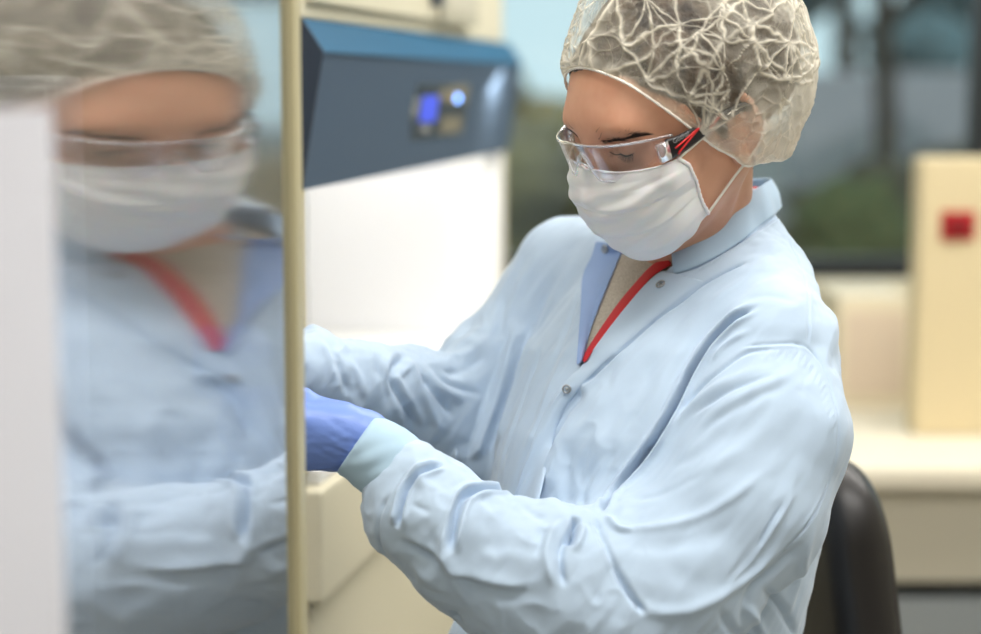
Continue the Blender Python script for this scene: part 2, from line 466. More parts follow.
# hair under the cap
hs = SDF(np.minimum.reduce([HO-.17]), HO+np.array((.19, .2, .2)), .003)
hs.ell(HL(0, .047, -.016), np.array((.082, .094, .101))*HK, HR, .01)
hs.ell(HL(0, .034, .0245), np.array((.0775, .0815, .0862))*HK, HR, .012)
hs.ell(HL(0, .036, -.090), np.array((.070, .068, .050))*HK, HR, .03)
X, Y, Z = hs.co((slice(None),)*3)
loc = [(X-HO[0])*np.float32(a[0])+(Y-HO[1])*np.float32(a[1])+(Z-HO[2])*np.float32(a[2]) for a in HR]
ls, lu, lf = [q/HK for q in loc]
cut = (-(lu-.0045)+1.30*(lf-.014))/1.64
hs.put((slice(None),)*3, np.maximum(cut, -(lu+.055)).astype(np.float32), .008, 'int')
Vx, Qx = hs.mesh(); Vx, Qx = subdivide(Vx, Qx)
nx = vnormals(Vx, Qx); g = HO
if (nx*(Vx-HO)).sum() < 0: nx = -nx
Lx = ((Vx-HO)@HR.T)/HK
Vx = Vx+nx*(.0012*vnoise(np.stack([Lx[:, 0]*260, Lx[:, 1]*60+Lx[:, 2]*40, Lx[:, 2]*60], 1))+.002*vnoise(Lx*45))[:, None]
hair = finish('hair', Vx, Qx, dark_hair, person); tag(hair, 'dark brown hair gathered under the cap')
# ------------------------------------------------------------------ bouffant cap
def g_edge(f): return np.interp(f, [-.12, -.09, -.05, -.01, .015, .03, .05, .075, .095], [-.050, -.055, -.058, -.040, -.014, .008, .040, .080, .106])
th = np.linspace(0, 2*math.pi, 640, endpoint=False)
E = []
for t in th:
    s_, f_ = .078*math.sin(t), -.004+.098*math.cos(t)
    u_ = float(g_edge(f_)); E.append(HL(s_, u_, f_))
E = on_head(E, .0035)
# smooth the loop
for _ in range(60): E = (np.roll(E, 1, 0)+2*E+np.roll(E, -1, 0))/4
CC = HL(0, .045, -.025); apex = HR.T @ np.array((0, .90, -.42)); apex /= np.linalg.norm(apex)
nv = 300
def cap_radius(Dl):
    """Dl: directions in head axes"""
    base = 1/np.sqrt((Dl[:, 0]/.097)**2+(Dl[:, 1]/.118)**2+(Dl[:, 2]/.118)**2)
    back = np.clip(-Dl[:, 2]*.8-Dl[:, 1]*.35, 0, 1)
    return (base+.020*back)*HK
e0 = E-CC; re = np.linalg.norm(e0, axis=1); ed = e0/re[:, None]
P = np.zeros((640, nv, 3)); VV = np.linspace(0, 1, nv)**1.25
for j, v in enumerate(VV):
    om = np.arccos(np.clip(ed@apex, -1, 1)); 
    d = (np.sin((1-v)*om)[:, None]*ed+np.sin(v*om)[:, None]*apex)/np.sin(om)[:, None]
    Dl = d@HR.T; R = cap_radius(Dl); k = 1-math.exp(-v/.035)
    rad = re+(R-re)*k
    # droop below the elastic towards the back and over the ear
    low = np.clip(-(Dl[:, 1]+.15), 0, 1)*np.clip(.35-Dl[:, 2], 0, 1)
    rad = rad+low*.020*math.exp(-((v-.06)/.07)**2)
    # gathers along the elastic
    rad = rad+(.0016*np.sin(th*95+3*np.sin(th*7))+.0010*np.sin(th*47))*math.exp(-v/.05)*(k**.5)
    P[:, j] = CC+d*rad[:, None]
bvh_hair = bvh_of(Vx, Qx)
for rnd in range(2):
    Pf = P.reshape(-1, 3).copy(); vq = np.tile(VV, 640)
    for bv_, base_ in ((bvh_head, .0035), (bvh_hair, .0040)):
        for i in range(len(Pf)):
            if i % 3 and rnd == 0 and False: continue
            if vq[i] < .012 and bv_ is bvh_hair: continue
            q, n, _i, dd = bv_.find_nearest(Vector(Pf[i]), .035)
            if q is None: continue
            q = np.array(q); n = np.array(n); n = n if n@(q-CC) > 0 else -n; need = base_*min(1, .5+vq[i]/.02); sd = (Pf[i]-q)@n
            if sd < need: Pf[i] += n*(need-sd)
    P = Pf.reshape(640, nv, 3)
    for _ in range(6 if rnd == 0 else 2): P[:, 2:-1] = (np.roll(P, 1, 0)[:, 2:-1]+np.roll(P, -1, 0)[:, 2:-1]+2*P[:, 2:-1]+P[:, 1:-2]+P[:, 3:])/6
Pf = P.reshape(-1, 3); Lc = (Pf-CC)@HR.T
# crumple: creases where cells of a warped pattern meet
def cells(Pn, seed):
    """distance difference to the two nearest scattered points = crease map, plus a tilt per facet"""
    rg = np.random.default_rng(seed); i = np.floor(Pn).astype(int); best = np.full(len(Pn), 9.); sec = best.copy(); bid = np.zeros((len(Pn), 3)); bc = np.zeros((len(Pn), 3))
    for dx in (-1, 0, 1):
        for dy in (-1, 0, 1):
            for dz in (-1, 0, 1):
                c = i+(dx, dy, dz); h = _perm[(_perm[(_perm[(c[:, 0]+seed) & 4095]+c[:, 1]) & 4095]+c[:, 2]) & 4095]
                o = np.stack([h/4095., _perm[h]/4095., _perm[_perm[h]]/4095.], 1); q = c+o; dd = np.linalg.norm(Pn-q, axis=1)
                m = dd < best; sec = np.where(m, best, np.minimum(sec, dd)); best = np.where(m, dd, best); bid[m] = o[m]; bc[m] = q[m]
    return sec-best, bid, Pn-bc
wp = np.stack([vnoise(Lc*28+k*13.7) for k in range(3)], 1)
c1, b1, o1 = cells((Lc+wp*.010)*np.array((30, 26, 26)), 3)
c2, b2, o2 = cells((Lc+wp*.007)*np.array((62, 54, 54)), 11)
fa = ((b1-.5)*o1).sum(1)*.010
fa = .0042*(.25-np.sqrt(vnoise(Lc*46+.5*wp+2)**2+.004))+.0022*(.25-np.sqrt(vnoise(Lc*95+wp)**2+.004))
# a web of long creases: lines between scattered nodes on the cap
rg = np.random.default_rng(21); nodes = []
while len(nodes) < 120:
    q = rg.normal(size=3); q /= np.linalg.norm(q)
    if q[1] < -.35 or (q[2] > .7 and q[1] < .25): continue
    if all(np.dot(q, m_) < math.cos(.135) for m_ in nodes): nodes.append(q)
nodes = np.array(nodes); dn = Lc/np.linalg.norm(Lc, axis=1)[:, None]; rr0 = np.linalg.norm(Lc, axis=1)
wn = dn+.05*np.stack([vnoise(dn*5+k*7.1) for k in range(3)], 1)+.016*np.stack([vnoise(dn*14+k*3.1) for k in range(3)], 1)
web = np.zeros(len(Lc)); webh = np.zeros(len(Lc)); wide = np.zeros(len(Lc)); seen = set()
for i, a_n in enumerate(nodes):
    o_n = np.argsort(-(nodes@a_n))[1:9]; rg.shuffle(o_n)
    for j_ in o_n[:4]:
        if (min(i, j_), max(i, j_)) in seen: continue
        seen.add((min(i, j_), max(i, j_))); b_n = nodes[j_]; ba = b_n-a_n; L2_ = ba@ba
        t = np.clip((wn-a_n)@ba/L2_, 0, 1); q = a_n+t[:, None]*ba; q /= np.linalg.norm(q, axis=1)[:, None]
        d = np.linalg.norm(wn/np.linalg.norm(wn, axis=1)[:, None]-q, axis=1)*.11
        w_ = rg.uniform(.00045, .0012)*(1.35-abs(2*t-1)*rg.uniform(.1, .7)); h_ = rg.uniform(.55, 1.0)
        e_ = np.clip(np.minimum(t, 1-t)*12, .35, 1)
        web = np.maximum(web, h_*e_*np.exp(-(d/w_)**2)); webh = np.maximum(webh, h_*np.exp(-(d/(w_*2.2))**2))
        if rg.random() < .3: wide = np.maximum(wide, rg.uniform(.2, .5)*np.exp(-(d/.0045)**2))
ridge = .0028*webh+.0012*np.exp(-(c2/.09)**2)*b2[:, 0]
vv = np.tile(VV, 640); amp = 1-np.exp(-vv/.04)
dirn = Lc/np.linalg.norm(Lc, axis=1)[:, None]; nW = (dirn@HR)
big = .0015+.003*vnoise(Lc*22+5)
Pf = Pf+nW*((ridge+fa+big)*amp)[:, None]
P = Pf.reshape(640, nv, 3)
capm = bpy.data.materials.new('white_nonwoven_cap'); capm.use_nodes = True; nt = capm.node_tree; nt.nodes.clear()
out = N(capm, 'ShaderNodeOutputMaterial'); dif = N(capm, 'ShaderNodeBsdfDiffuse'); trl = N(capm, 'ShaderNodeBsdfTranslucent'); tra = N(capm, 'ShaderNodeBsdfTransparent')
dif.inputs[0].default_value = lin((244, 238, 222)); trl.inputs[0].default_value = lin((240, 234, 218))
m1 = N(capm, 'ShaderNodeMixShader'); m1.inputs[0].default_value = .35; L(capm, dif.outputs[0], m1.inputs[1]); L(capm, trl.outputs[0], m1.inputs[2])
m2 = N(capm, 'ShaderNodeMixShader'); L(capm, tra.outputs[0], m2.inputs[1]); L(capm, m1.outputs[0], m2.inputs[2]); L(capm, m2.outputs[0], out.inputs[0])
at = N(capm, 'ShaderNodeAttribute'); at.attribute_name = 'cloth_layers'
nz = N(capm, 'ShaderNodeTexNoise'); nz.inputs['Scale'].default_value = 700; nz.inputs['Detail'].default_value = 3; tc = N(capm, 'ShaderNodeTexCoord'); L(capm, tc.outputs['Object'], nz.inputs['Vector'])
lw = N(capm, 'ShaderNodeLayerWeight'); lw.inputs['Blend'].default_value = .35
ma = N(capm, 'ShaderNodeMath', operation='MULTIPLY_ADD'); L(capm, lw.outputs['Facing'], ma.inputs[0]); ma.inputs[1].default_value = .34; L(capm, at.outputs['Fac'], ma.inputs[2])
mb = N(capm, 'ShaderNodeMath', operation='MULTIPLY_ADD'); L(capm, nz.outputs['Fac'], mb.inputs[0]); mb.inputs[1].default_value = .14; L(capm, ma.outputs[0], mb.inputs[2])
mb.use_clamp = True; L(capm, mb.outputs[0], m2.inputs[0])
bpn = N(capm, 'ShaderNodeBump'); bpn.inputs['Strength'].default_value = .5; bpn.inputs['Distance'].default_value = .0012; L(capm, nz.outputs['Fac'], bpn.inputs['Height'])
L(capm, bpn.outputs[0], dif.inputs['Normal'])
cap = grid_mesh('hair_cap', P, capm, person, closed_u=True); tag(cap, 'translucent white crumpled bouffant cap')
# the cloth is doubled where it is creased and gathered
dens = -.07+.88*web+.32*np.exp(-(c2/.05)**2)*(.1+.9*b2[:, 1]**2)+.45*np.exp(-vv/.025)+.35*np.clip(vnoise(Lc*22)+.05, 0, 1)+wide*.6
dens += .26*np.clip((-Lc[:, 2]-.01)/.05, 0, 1)+.22*np.clip((Lc[:, 2]-.06)/.04, 0, 1)+.34*np.clip((-Lc[:, 1]-.005)/.03, 0, 1)
a_ = cap.data.attributes.new('cloth_layers', 'FLOAT', 'POINT'); a_.data.foreach_set('value', dens.astype(np.float32))
elast = mat('white_elastic', (240, 236, 226), .7)
Ew = E+ (E-CC)/re[:, None]*.0012
tube('elastic_band', Ew, .0013+.0002*np.sin(th*90), elast, cap, 8, closed=True)
# ------------------------------------------------------------------ face mask
mask_m = mat('white_pleated_mask', (240, 238, 240), .75, Subsurface_Weight=.15, Subsurface_Scale=.004)
bump(mask_m, 1500, .25, .0004, 2)
nu_, nt_ = 110, 61
U = np.linspace(.0055, -.096, nu_); TT = np.linspace(-1, 1, nt_)
P = np.zeros((nu_, nt_, 3))
for i, u in enumerate(U):
    k = i/(nu_-1)
    fm = np.interp(u, [-.096, -.092, -.082, -.065, -.035, -.015, .0, .0085], [.062, .080, .100, .112, .120, .118, .110, .105])
    fe = np.interp(k, [0, .15, .5, .85, 1], [.058, .052, .046, .040, .036])
    se = np.interp(k, [0, .15, .5, .85, 1], [.064, .066, .064, .060, .055])
    ue = np.interp(k, [0, 1], [.002, -.066])                       # edges are gathered shorter than the middle
    ple = 0
    for j, t in enumerate(TT):
        a = abs(t); c = math.cos(a*math.pi/2)
        w_ = c**.72
        P[i, j] = HL(math.copysign(se*math.sin(a*math.pi/2)**.95, t), ue+(u-ue)*(1-a**2.2)+.0, fe+(fm-fe)*w_+ple*(1-a**4))
Pf = P.reshape(-1, 3); Lm = (Pf-HO)@HR.T/HK
Pf += (HF*HK)*(.0016*vnoise(Lm*np.array((40, 110, 40)))+.0012*vnoise(Lm*np.array((90, 60, 60))+9))[:, None]
for i in range(len(Pf)):
    q, n, _i, dd = bvh_head.find_nearest(Vector(Pf[i])); q = np.array(q); c = HL(0, -.02, .02); o_ = (Pf[i]-c); o_ /= np.linalg.norm(o_)
    n = np.array(n); n = n if n@o_ > 0 else -n
    sd = (Pf[i]-q)@n
    if sd < .003: Pf[i] += o_*(.003-sd)
_G = Pf.reshape(nu_, nt_, 3)
for _ in range(3): _G[1:-1, 1:-1] = (_G[1:-1, 1:-1]*2+_G[:-2, 1:-1]*.5+_G[2:, 1:-1]*.5+_G[1:-1, :-2]+_G[1:-1, 2:])/5
for i in range(nu_):
    k = i/(nu_-1); e_ = np.clip(min((k-.10)/.06, (.93-k)/.06), 0, 1); saw = ((k-.10)*3.6) % 1.0
    for j in range(nt_):
        a = abs(TT[j]); m_ = (1-a**5)*e_; o_ = _G[i, j]-HL(0, -.03, .03); o_ /= np.linalg.norm(o_)
        _G[i, j] += o_*(.0030*(saw if saw < .86 else (1-saw)*6.1)*m_ + .0010*math.sin(TT[j]*9+i*.3)*m_)
fmask = grid_mesh('face_mask', Pf.reshape(nu_, nt_, 3), mask_m, person, thick=.0014, subd=1); tag(fmask, 'white pleated face mask')
Pm = Pf.reshape(nu_, nt_, 3)
for j in (0, -1): tube('side_seam', resample(Pm[:, j], 40)-HF*.0, .0022+.0004*np.sin(np.arange(40)*2.2), mask_m, fmask, 8)
tube('nose_seam', Pm[1, :]+HF*.001, .0009, mask_m, fmask, 6)
for q, j in ((1, -1), (-1, 0)):
    top, bot = Pm[1, j], Pm[-2, j]
    e1 = on_head([HL(q*.080, .022, -.004)], .004)[0]; e2 = on_head([HL(q*.080, -.018, -.024)], .004)[0]; e0_ = on_head([HL(q*.082, .004, -.036)], .003)[0]
    m1_ = on_head([(top+e1)/2], .004)[0]; m2_ = on_head([(bot+e2)/2], .004)[0]
    tube('ear_loop', catmull([top, m1_, e1, e0_, e2, m2_, bot], 10), .0013, elast, fmask, 8)
# ------------------------------------------------------------------ safety glasses
glassm = bpy.data.materials.new('clear_polycarbonate'); glassm.use_nodes = True; glassm.node_tree.nodes.clear()
o_ = N(glassm, 'ShaderNodeOutputMaterial'); g1 = N(glassm, 'ShaderNodeBsdfGlossy'); g1.inputs['Roughness'].default_value = .03; t1 = N(glassm, 'ShaderNodeBsdfTransparent'); t1.inputs[0].default_value = (.955, .95, .965, 1)
lw = N(glassm, 'ShaderNodeLayerWeight'); lw.inputs['Blend'].default_value = .25; mu = N(glassm, 'ShaderNodeMath', operation='MULTIPLY_ADD'); L(glassm, lw.outputs['Facing'], mu.inputs[0]); mu.inputs[1].default_value = .55; mu.inputs[2].default_value = .06
mx = N(glassm, 'ShaderNodeMixShader'); L(glassm, mu.outputs[0], mx.inputs[0]); L(glassm, t1.outputs[0], mx.inputs[1]); L(glassm, g1.outputs[0], mx.inputs[2]); L(glassm, mx.outputs[0], o_.inputs[0])
glas2 = mat('clear_glasses_rim', (235, 238, 245), .06, Transmission_Weight=.85, IOR=1.5)
blackp = mat('black_temple_plastic', (24, 24, 27), .35); redp = mat('red_temple_print', (214, 38, 40), .4); greyp = mat('grey_temple_print', (150, 150, 152), .5)
gl = bpy.data.objects.new('safety_glasses', bpy.data.meshes.new('safety_glasses'))
def lens_pt(s_, v):   # v 0 bottom .. 1 top
    a = abs(s_)/.070
    f_ = .121-.060*a**2.4-.002*(1-v)
    top = .036-.011*a**1.5; bot = np.interp(a, [0, .12, .25, .55, .85, 1], [.014, .010, -.003, -.007, -.002, .008])
    return HL(s_, bot+(top-bot)*v+.002, f_-(1-v)*.003)
Sg = np.linspace(-.070, .070, 71); Vg_ = np.linspace(0, 1, 11)
Pl = np.array([[lens_pt(s_, v) for v in Vg_] for s_ in Sg])
lens = grid_mesh('safety_glasses', Pl, glassm, person, thick=.0022); tag(lens, 'clear wraparound safety glasses with black temples')
tube('brow_rim', Pl[:, -1]+HF*.001, .0012, glas2, lens, 8)
tube('lower_rim', Pl[:, 0], .0011, glas2, lens, 8)
tube('nose_bridge', catmull([lens_pt(-.010, 0)-HF*.002, lens_pt(0, .3)-HF*.004, lens_pt(.010, 0)-HF*.002], 8), .0022, glas2, lens, 8)
for q in (-1, 1):
    nodes = [(.0695, .016, .071), (.0745, .017, .055), (.0785, .020, .030), (.0805, .021, .005), (.082, .018, -.020), (.080, -.004, -.040)]
    C_ = catmull([HL(q*a, b, c) for a, b, c in nodes], 10); n_ = len(C_); hh = np.interp(np.linspace(0, 1, n_), [0, .1, .35, .6, 1], [.0105, .0095, .007, .005, .004])*HK
    A = []
    for p, h_ in zip(C_, hh):
        A.append([p+HU*h_+HS*q*.0, p+HU*h_*.7+HS*q*.0016, p-HU*h_*.7+HS*q*.0016, p-HU*h_, p-HU*h_*.7-HS*q*.0014, p+HU*h_*.7-HS*q*.0014])
    tp = grid_mesh('temple', np.array(A), blackp, lens, closed_v=True, cap=True)
    # clear hinge block
    hb = grid_mesh('hinge', np.array([[p+HU*.009*k+HS*q*.0025*l for k, l in ((1, 1), (-1, 1), (-1, -1), (1, -1))] for p in (HL(q*.0675, .016, .080), HL(q*.0700, .016, .070))]), glas2, lens, closed_v=True, cap=True)
    # red chevron print
    if q == 1:
        o_ = HS*.0020
        def onT(k, h_): 
            i = min(n_-1, int(k*(n_-1))); return C_[i]+HU*h_*HK+o_
        for a, b, w_ in (((.10, -.0075), (.36, .0052), .0011), ((.09, -.0008), (.36, .0052), .0010), ((.16, -.0042), (.22, -.001), .0008), ((.40, -.003), (.54, .0035), .0010)):
            tube('red_mark', [onT(a[0]+(b[0]-a[0])*k, a[1]+(b[1]-a[1])*k) for k in np.linspace(0, 1, 8)], w_, redp, tp, 6)
cu = bpy.data.curves.new('temple_lettering', 'FONT'); cu.body = 'Gothal'; cu.size = .0066; cu.extrude = .0002
to = bpy.data.objects.new('temple_lettering', cu); COL.objects.link(to)
me_ = bpy.data.meshes.new_from_object(to.evaluated_get(bpy.context.evaluated_depsgraph_get())); bpy.data.objects.remove(to)
i0, i1 = int(.06*(n_-1)), int(.34*(n_-1)); ex = C_[i1]-C_[i0]; ex /= np.linalg.norm(ex); ey = HU-ex*(HU@ex); ey /= np.linalg.norm(ey); ez = np.cross(ex, ey); ez = ez if ez@HS > 0 else -ez
for v in me_.vertices:
    v.co = Vector(toW(C_[i0]+ex*(.001+v.co.x)+ey*(.0042+v.co.y)+HS*.0032+ez*v.co.z))
link('temple_lettering', me_, greyp, tp, False)
# ------------------------------------------------------------------ brows and lashes
browm = mat('dark_brow_hair', (48, 34, 28), .7)
for q in (-1, 1):
    V = []; F = []
    def strand(a, b, r_, bend):
        n0 = len(V); t = np.linspace(0, 1, 5); c = [a*(1-k)+b*k+bend*math.sin(k*math.pi) for k in t]
        for i, p in enumerate(c):
            rr = r_*(1-k_ if (k_ := t[i]*.85) else 1); V.extend([p+HU*rr, p-HU*rr*.5+HS*rr*.8, p-HU*rr*.5-HS*rr*.8])
        for i in range(4):
            for k in range(3): F.append((n0+i*3+k, n0+i*3+(k+1) % 3, n0+i*3+3+(k+1) % 3, n0+i*3+3+k))
    for i in range(190):
        t = random.random(); s_ = q*(.013+.040*t); u_ = .0325+.0055*math.sin(t*2.4)-.008*max(0, t-.6)+random.gauss(0, .0026*(1.1-t)); 
        a = on_head([HL(s_, u_, .095-.012*t)], .0002)[0]; L_ = .007+.004*random.random()
        b = on_head([HL(s_+q*L_*(.55+.45*t), u_+L_*.35*(1-1.6*t), .094-.02*t)], .0012)[0]
        strand(a, b, .00038, HF*.0006)
    eb = meshpy('eyebrow', toW(np.array(V)), F, browm, person); V = []; F = []
    for i in range(30):
        t = i/29; s_ = q*(.020+.025*t); u_ = .0165-.003*math.sin(t*math.pi)
        a = on_head([HL(s_, u_, .095)], .0003)[0]; L_ = .0068*(.6+.6*t)
        b = a+HK*L_*(HF*.70-HU*.70+HS*q*(t-.35)*.6+HS*random.gauss(0, .05)); strand(a, b, .0003, HU*-.0014)
    # lash line of the lowered lid
    for i in range(40):
        t = i/39; a = on_head([HL(q*(.018+.028*t), .0175-.003*math.sin(t*math.pi), .095)], .0005)[0]; strand(a, a+HS*q*.0010, .0003, HU*0)
    lash = meshpy('eyelashes', toW(np.array(V)), F, browm, person)
    tube('lash_line', on_head([HL(q*(.017+.030*k), .0172-.0035*math.sin(k*math.pi), .095) for k in np.linspace(0, 1, 14)], .0004), .0008*np.sin(np.linspace(.25, 2.9, 14)), browm, lash, 6)
# ------------------------------------------------------------------ gown: folds laid on the solid
gownm = mat('pale_blue_gown_cloth', (179, 199, 220), .85, Sheen_Weight=.25, Sheen_Roughness=.5)
bump(gownm, 2600, .15, .0003, 2)
Vg, Qg = subdivide(Vg, Qg, 1)
bvg = bvh_of(Vg, Qg)
NG = vnormals(Vg, Qg)
cen = np.array((CP(680, 430, 1.99)))
_w = toW(Vg[Qg]); 
if (NG[:, 2]*(Vg[:, 2] < np.median(Vg[:, 2]))).sum() > 0: NG = -NG
from mathutils.kdtree import KDTree
D = np.zeros(len(Vg))
def seg_dist(P, line):
    """distance to polyline, parameter 0..1 along it, and the side in the picture plane"""
    s = np.r_[0, np.cumsum(np.linalg.norm(np.diff(line, axis=0), axis=1))]; best = np.full(len(P), 9.); par = np.zeros(len(P)); side = np.zeros(len(P))
    for i in range(len(line)-1):
        a, b = line[i], line[i+1]; ba = b-a; t = np.clip((P-a)@ba/(ba@ba+1e-12), 0, 1); q = P-(a+t[:, None]*ba); d = np.linalg.norm(q, axis=1)
        m = d < best; best[m] = d[m]; par[m] = (s[i]+t[m]*(s[i+1]-s[i]))/s[-1]
        sd = ba[0]*q[:, 1]-ba[1]*q[:, 0]; side[m] = sd[m]/(np.hypot(ba[0], ba[1])+1e-9)
    return best, par, side
def fold(kind, pts, w, h, taper=.25, n=6):
    """kind v valley, r ridge, s step (the side to the left of the line's travel is raised)"""
    C_ = catmull(np.array(pts, float), n); L_ = []
    for px, py in C_:
        q, _n = hit(bvg, px, py)
        if q is not None and (not L_ or np.linalg.norm(q-L_[-1]) < .09): L_.append(q)
    if len(L_) < 2: return
    L_ = np.array(L_); h *= (1.3 if w < 4.2 else 1.12)/1000.; w *= (.86 if w < 4.2 else 1)/1000.; R = w*(3.2 if kind != 's' else 3.5)
    m = np.where(((Vg > L_.min(0)-R) & (Vg < L_.max(0)+R)).all(1))[0]
    if not len(m): return
    d, t, sd = seg_dist(Vg[m], L_); e = np.clip(np.minimum(t, 1-t)/taper, 0, 1); e = e*e*(3-2*e)
    if kind == 'v': f = -h*np.exp(-(d/w)**2)*e
    elif kind == 'V': f = -h*(np.exp(-(d/w)**2)-.42*np.exp(-((d-2.0*w)/(1.0*w))**2))*e   # valley with swollen lips
    elif kind == 'r': f = h*np.exp(-(d/w)**2)*e
    else: f = h*np.tanh(sd/(w*.22))*np.exp(-(d/w)**2)*e
    D[m] += f
# low, broad unevenness and long soft drapes
def drape(pts_dir, scale, amp, seed):
    a = np.array(pts_dir, float); a /= np.linalg.norm(a)
    al = Vg@a; P = Vg-al[:, None]*a*.85
    return amp*vnoise(P*scale+seed)
_near = Vg[:, 2]
D += drape((-.55, -.75, 0), 30, .0022, 3)+drape((-.5, -.8, 0), 75, .0013, 8)+drape((-.62, -.78, 0), 150, .0005, 31)+drape((.9, -.3, .2), 55, .0006, 5)+.0016*vnoise(Vg*14)
# crisp creases of the sleeves and, fainter and slanting, of the whole gown
def crest(P, seed): 
    wq = P+.35*np.stack([vnoise(P*.9+seed+k*5.3) for k in range(3)], 1); return .25-np.sqrt(vnoise(wq+seed)**2+.006)
sw = np.clip((CP(665, 0, 1.8)[0]-Vg[:, 0])/.06, 0, 1)*np.clip((1.93-Vg[:, 2])/.05, 0, 1); sw = np.maximum(sw, np.clip((CP(505, 0, 2.05)[0]-Vg[:, 0])/.04, 0, 1))
D += sw*(.0064*crest(Vg*np.array((24, 20, 20)), 3)+.0022*crest(Vg*52, 8))
_q = np.stack([Vg@np.array((.58, .81, 0))*7, Vg@np.array((-.81, .58, 0))*27, Vg[:, 2]*12], 1)
D += .0042*crest(_q, 12)+.0012*crest(_q*2.3, 19)
# placket and front
fold('s', [(748, 262), (705, 285), (660, 318), (620, 352), (580, 388), (548, 425), (524, 478), (515, 496)], 6, 2.0, .05)
fold('v', [(748, 260), (704, 284), (659, 317), (619, 351), (580, 386)], 2.0, 4.2, .08)
fold('v', [(584, 384), (560, 412), (546, 438), (536, 465), (526, 494)], 8, 9, .12)
fold('r', [(582, 372), (556, 402), (536, 440), (512, 492)], 4, 3.0, .15)
fold('s', [(560, 424), (545, 455), (538, 500), (536, 520)], 5, 1.5)
# near armpit creases
fold('V', [(762, 303), (735, 318), (712, 340), (692, 372), (672, 412), (648, 448), (622, 482), (598, 512)], 3.6, 8.5, .12)
fold('v', [(752, 308), (730, 323), (712, 341), (694, 368), (674, 408), (650, 445), (624, 480), (600, 512)], 2.0, 9, .15)
fold('v', [(722, 331), (704, 350), (690, 374), (676, 402)], 2.5, 5.5, .3)
fold('v', [(790, 347), (748, 353), (720, 372), (694, 396), (672, 430)], 3.0, 3.0, .3)
fold('r', [(775, 362), (738, 378), (700, 402), (676, 424), (650, 462)], 6, 3.6, .3)
fold('r', [(806, 360), (770, 384), (730, 404), (694, 432)], 6, 2.4, .3)
fold('v', [(800, 378), (760, 396), (720, 420), (685, 452)], 5, 2.0, .3)
fold('r', [(752, 328), (726, 345), (708, 366)], 4, 2.6, .3)
fold('v', [(688, 420), (730, 392), (780, 372)], 3.5, 2.0, .3)
fold('v', [(620, 500), (668, 492), (720, 466)], 5, 2.0, .3)
fold('v', [(700, 300), (672, 330), (650, 365), (640, 400)], 7, 1.8, .3)
fold('r', [(720, 296), (694, 326), (672, 362), (652, 400), (630, 440)], 8, 2.8, .3)
fold('r', [(640, 350), (618, 388), (600, 430), (588, 480)], 9, 2.4, .3)
fold('v', [(664, 372), (640, 410), (614, 450), (600, 490)], 6, 2.4, .3)
fold('r', [(612, 420), (592, 460), (580, 500)], 5, 2.2, .3)
fold('v', [(575, 430), (566, 470), (566, 512)], 8, 3.0, .3)
fold('v', [(600, 450), (584, 490), (578, 516)], 5, 2.6, .3)
fold('V', [(674, 275), (700, 266), (722, 254), (742, 241), (764, 225), (780, 214)], 2.2, 2.2, .05)
# seams
fold('s', [(776, 214), (790, 240), (803, 268), (811, 300), (810, 345)], 3, .7, .05)
fold('v', [(776, 214), (790, 240), (803, 268), (811, 300), (810, 345)], 1.5, .9, .05)
fold('v', [(742, 348), (776, 344), (806, 346), (824, 368), (834, 400), (836, 440), (824, 490), (800, 535), (768, 570)], 1.6, 1.3, .04)
fold('s', [(742, 348), (776, 344), (806, 346), (824, 368), (834, 400), (836, 440), (824, 490), (800, 535)], 3.5, -.9, .04)
for i in range(16):                                # little gathers along the arm seam
    t = i/15; q = np.array([(770, 345), (806, 347), (827, 374), (836, 420)]); p_ = resample(q, 16)[i]
    fold('v', [p_+(-1, 2), p_+(-9+t*4, 15)], 1.6, .7, .4, 3)
# upper sleeve
fold('r', [(600, 518), (640, 528), (690, 520), (735, 496), (775, 462)], 5, 3.0, .25)
fold('v', [(604, 532), (645, 545), (700, 540), (750, 514)], 9, 2.2, .3)
fold('v', [(596, 515), (604, 540), (618, 572), (634, 600), (648, 615)], 3.4, 6.0, .12)
fold('r', [(606, 512), (618, 528), (636, 528)], 3.5, 4.0, .3)
fold('r', [(628, 596), (655, 612), (700, 606), (745, 580), (790, 540)], 6, 4.0, .25)
fold('v', [(655, 560), (700, 585), (740, 570)], 12, 2.0, .3)
fold('v', [(786, 500), (768, 530), (756, 552)], 2.4, 2.6, .3)
fold('r', [(800, 486), (778, 520), (752, 560), (720, 590)], 4, 1.8, .3)
fold('v', [(660, 470), (700, 455), (750, 420)], 7, 1.5, .3)
fold('r', [(640, 500), (690, 482), (745, 446), (785, 404)], 7, 2.0, .3)
# elbow knot
fold('v', [(577, 514), (574, 528), (569, 545)], 3.5, 12, .15)
fold('v', [(577, 520), (562, 545), (560, 570), (566, 588)], 4, 5, .2)
fold('r', [(586, 520), (580, 540), (572, 552)], 3.5, 3.5, .3)
fold('r', [(560, 516), (550, 535), (547, 560), (556, 590)], 4.5, 4, .25)
fold('v', [(545, 520), (540, 540), (535, 560)], 5, 2.5, .3)
fold('r', [(592, 512), (600, 530), (612, 560), (622, 586)], 4, 3.2, .3)
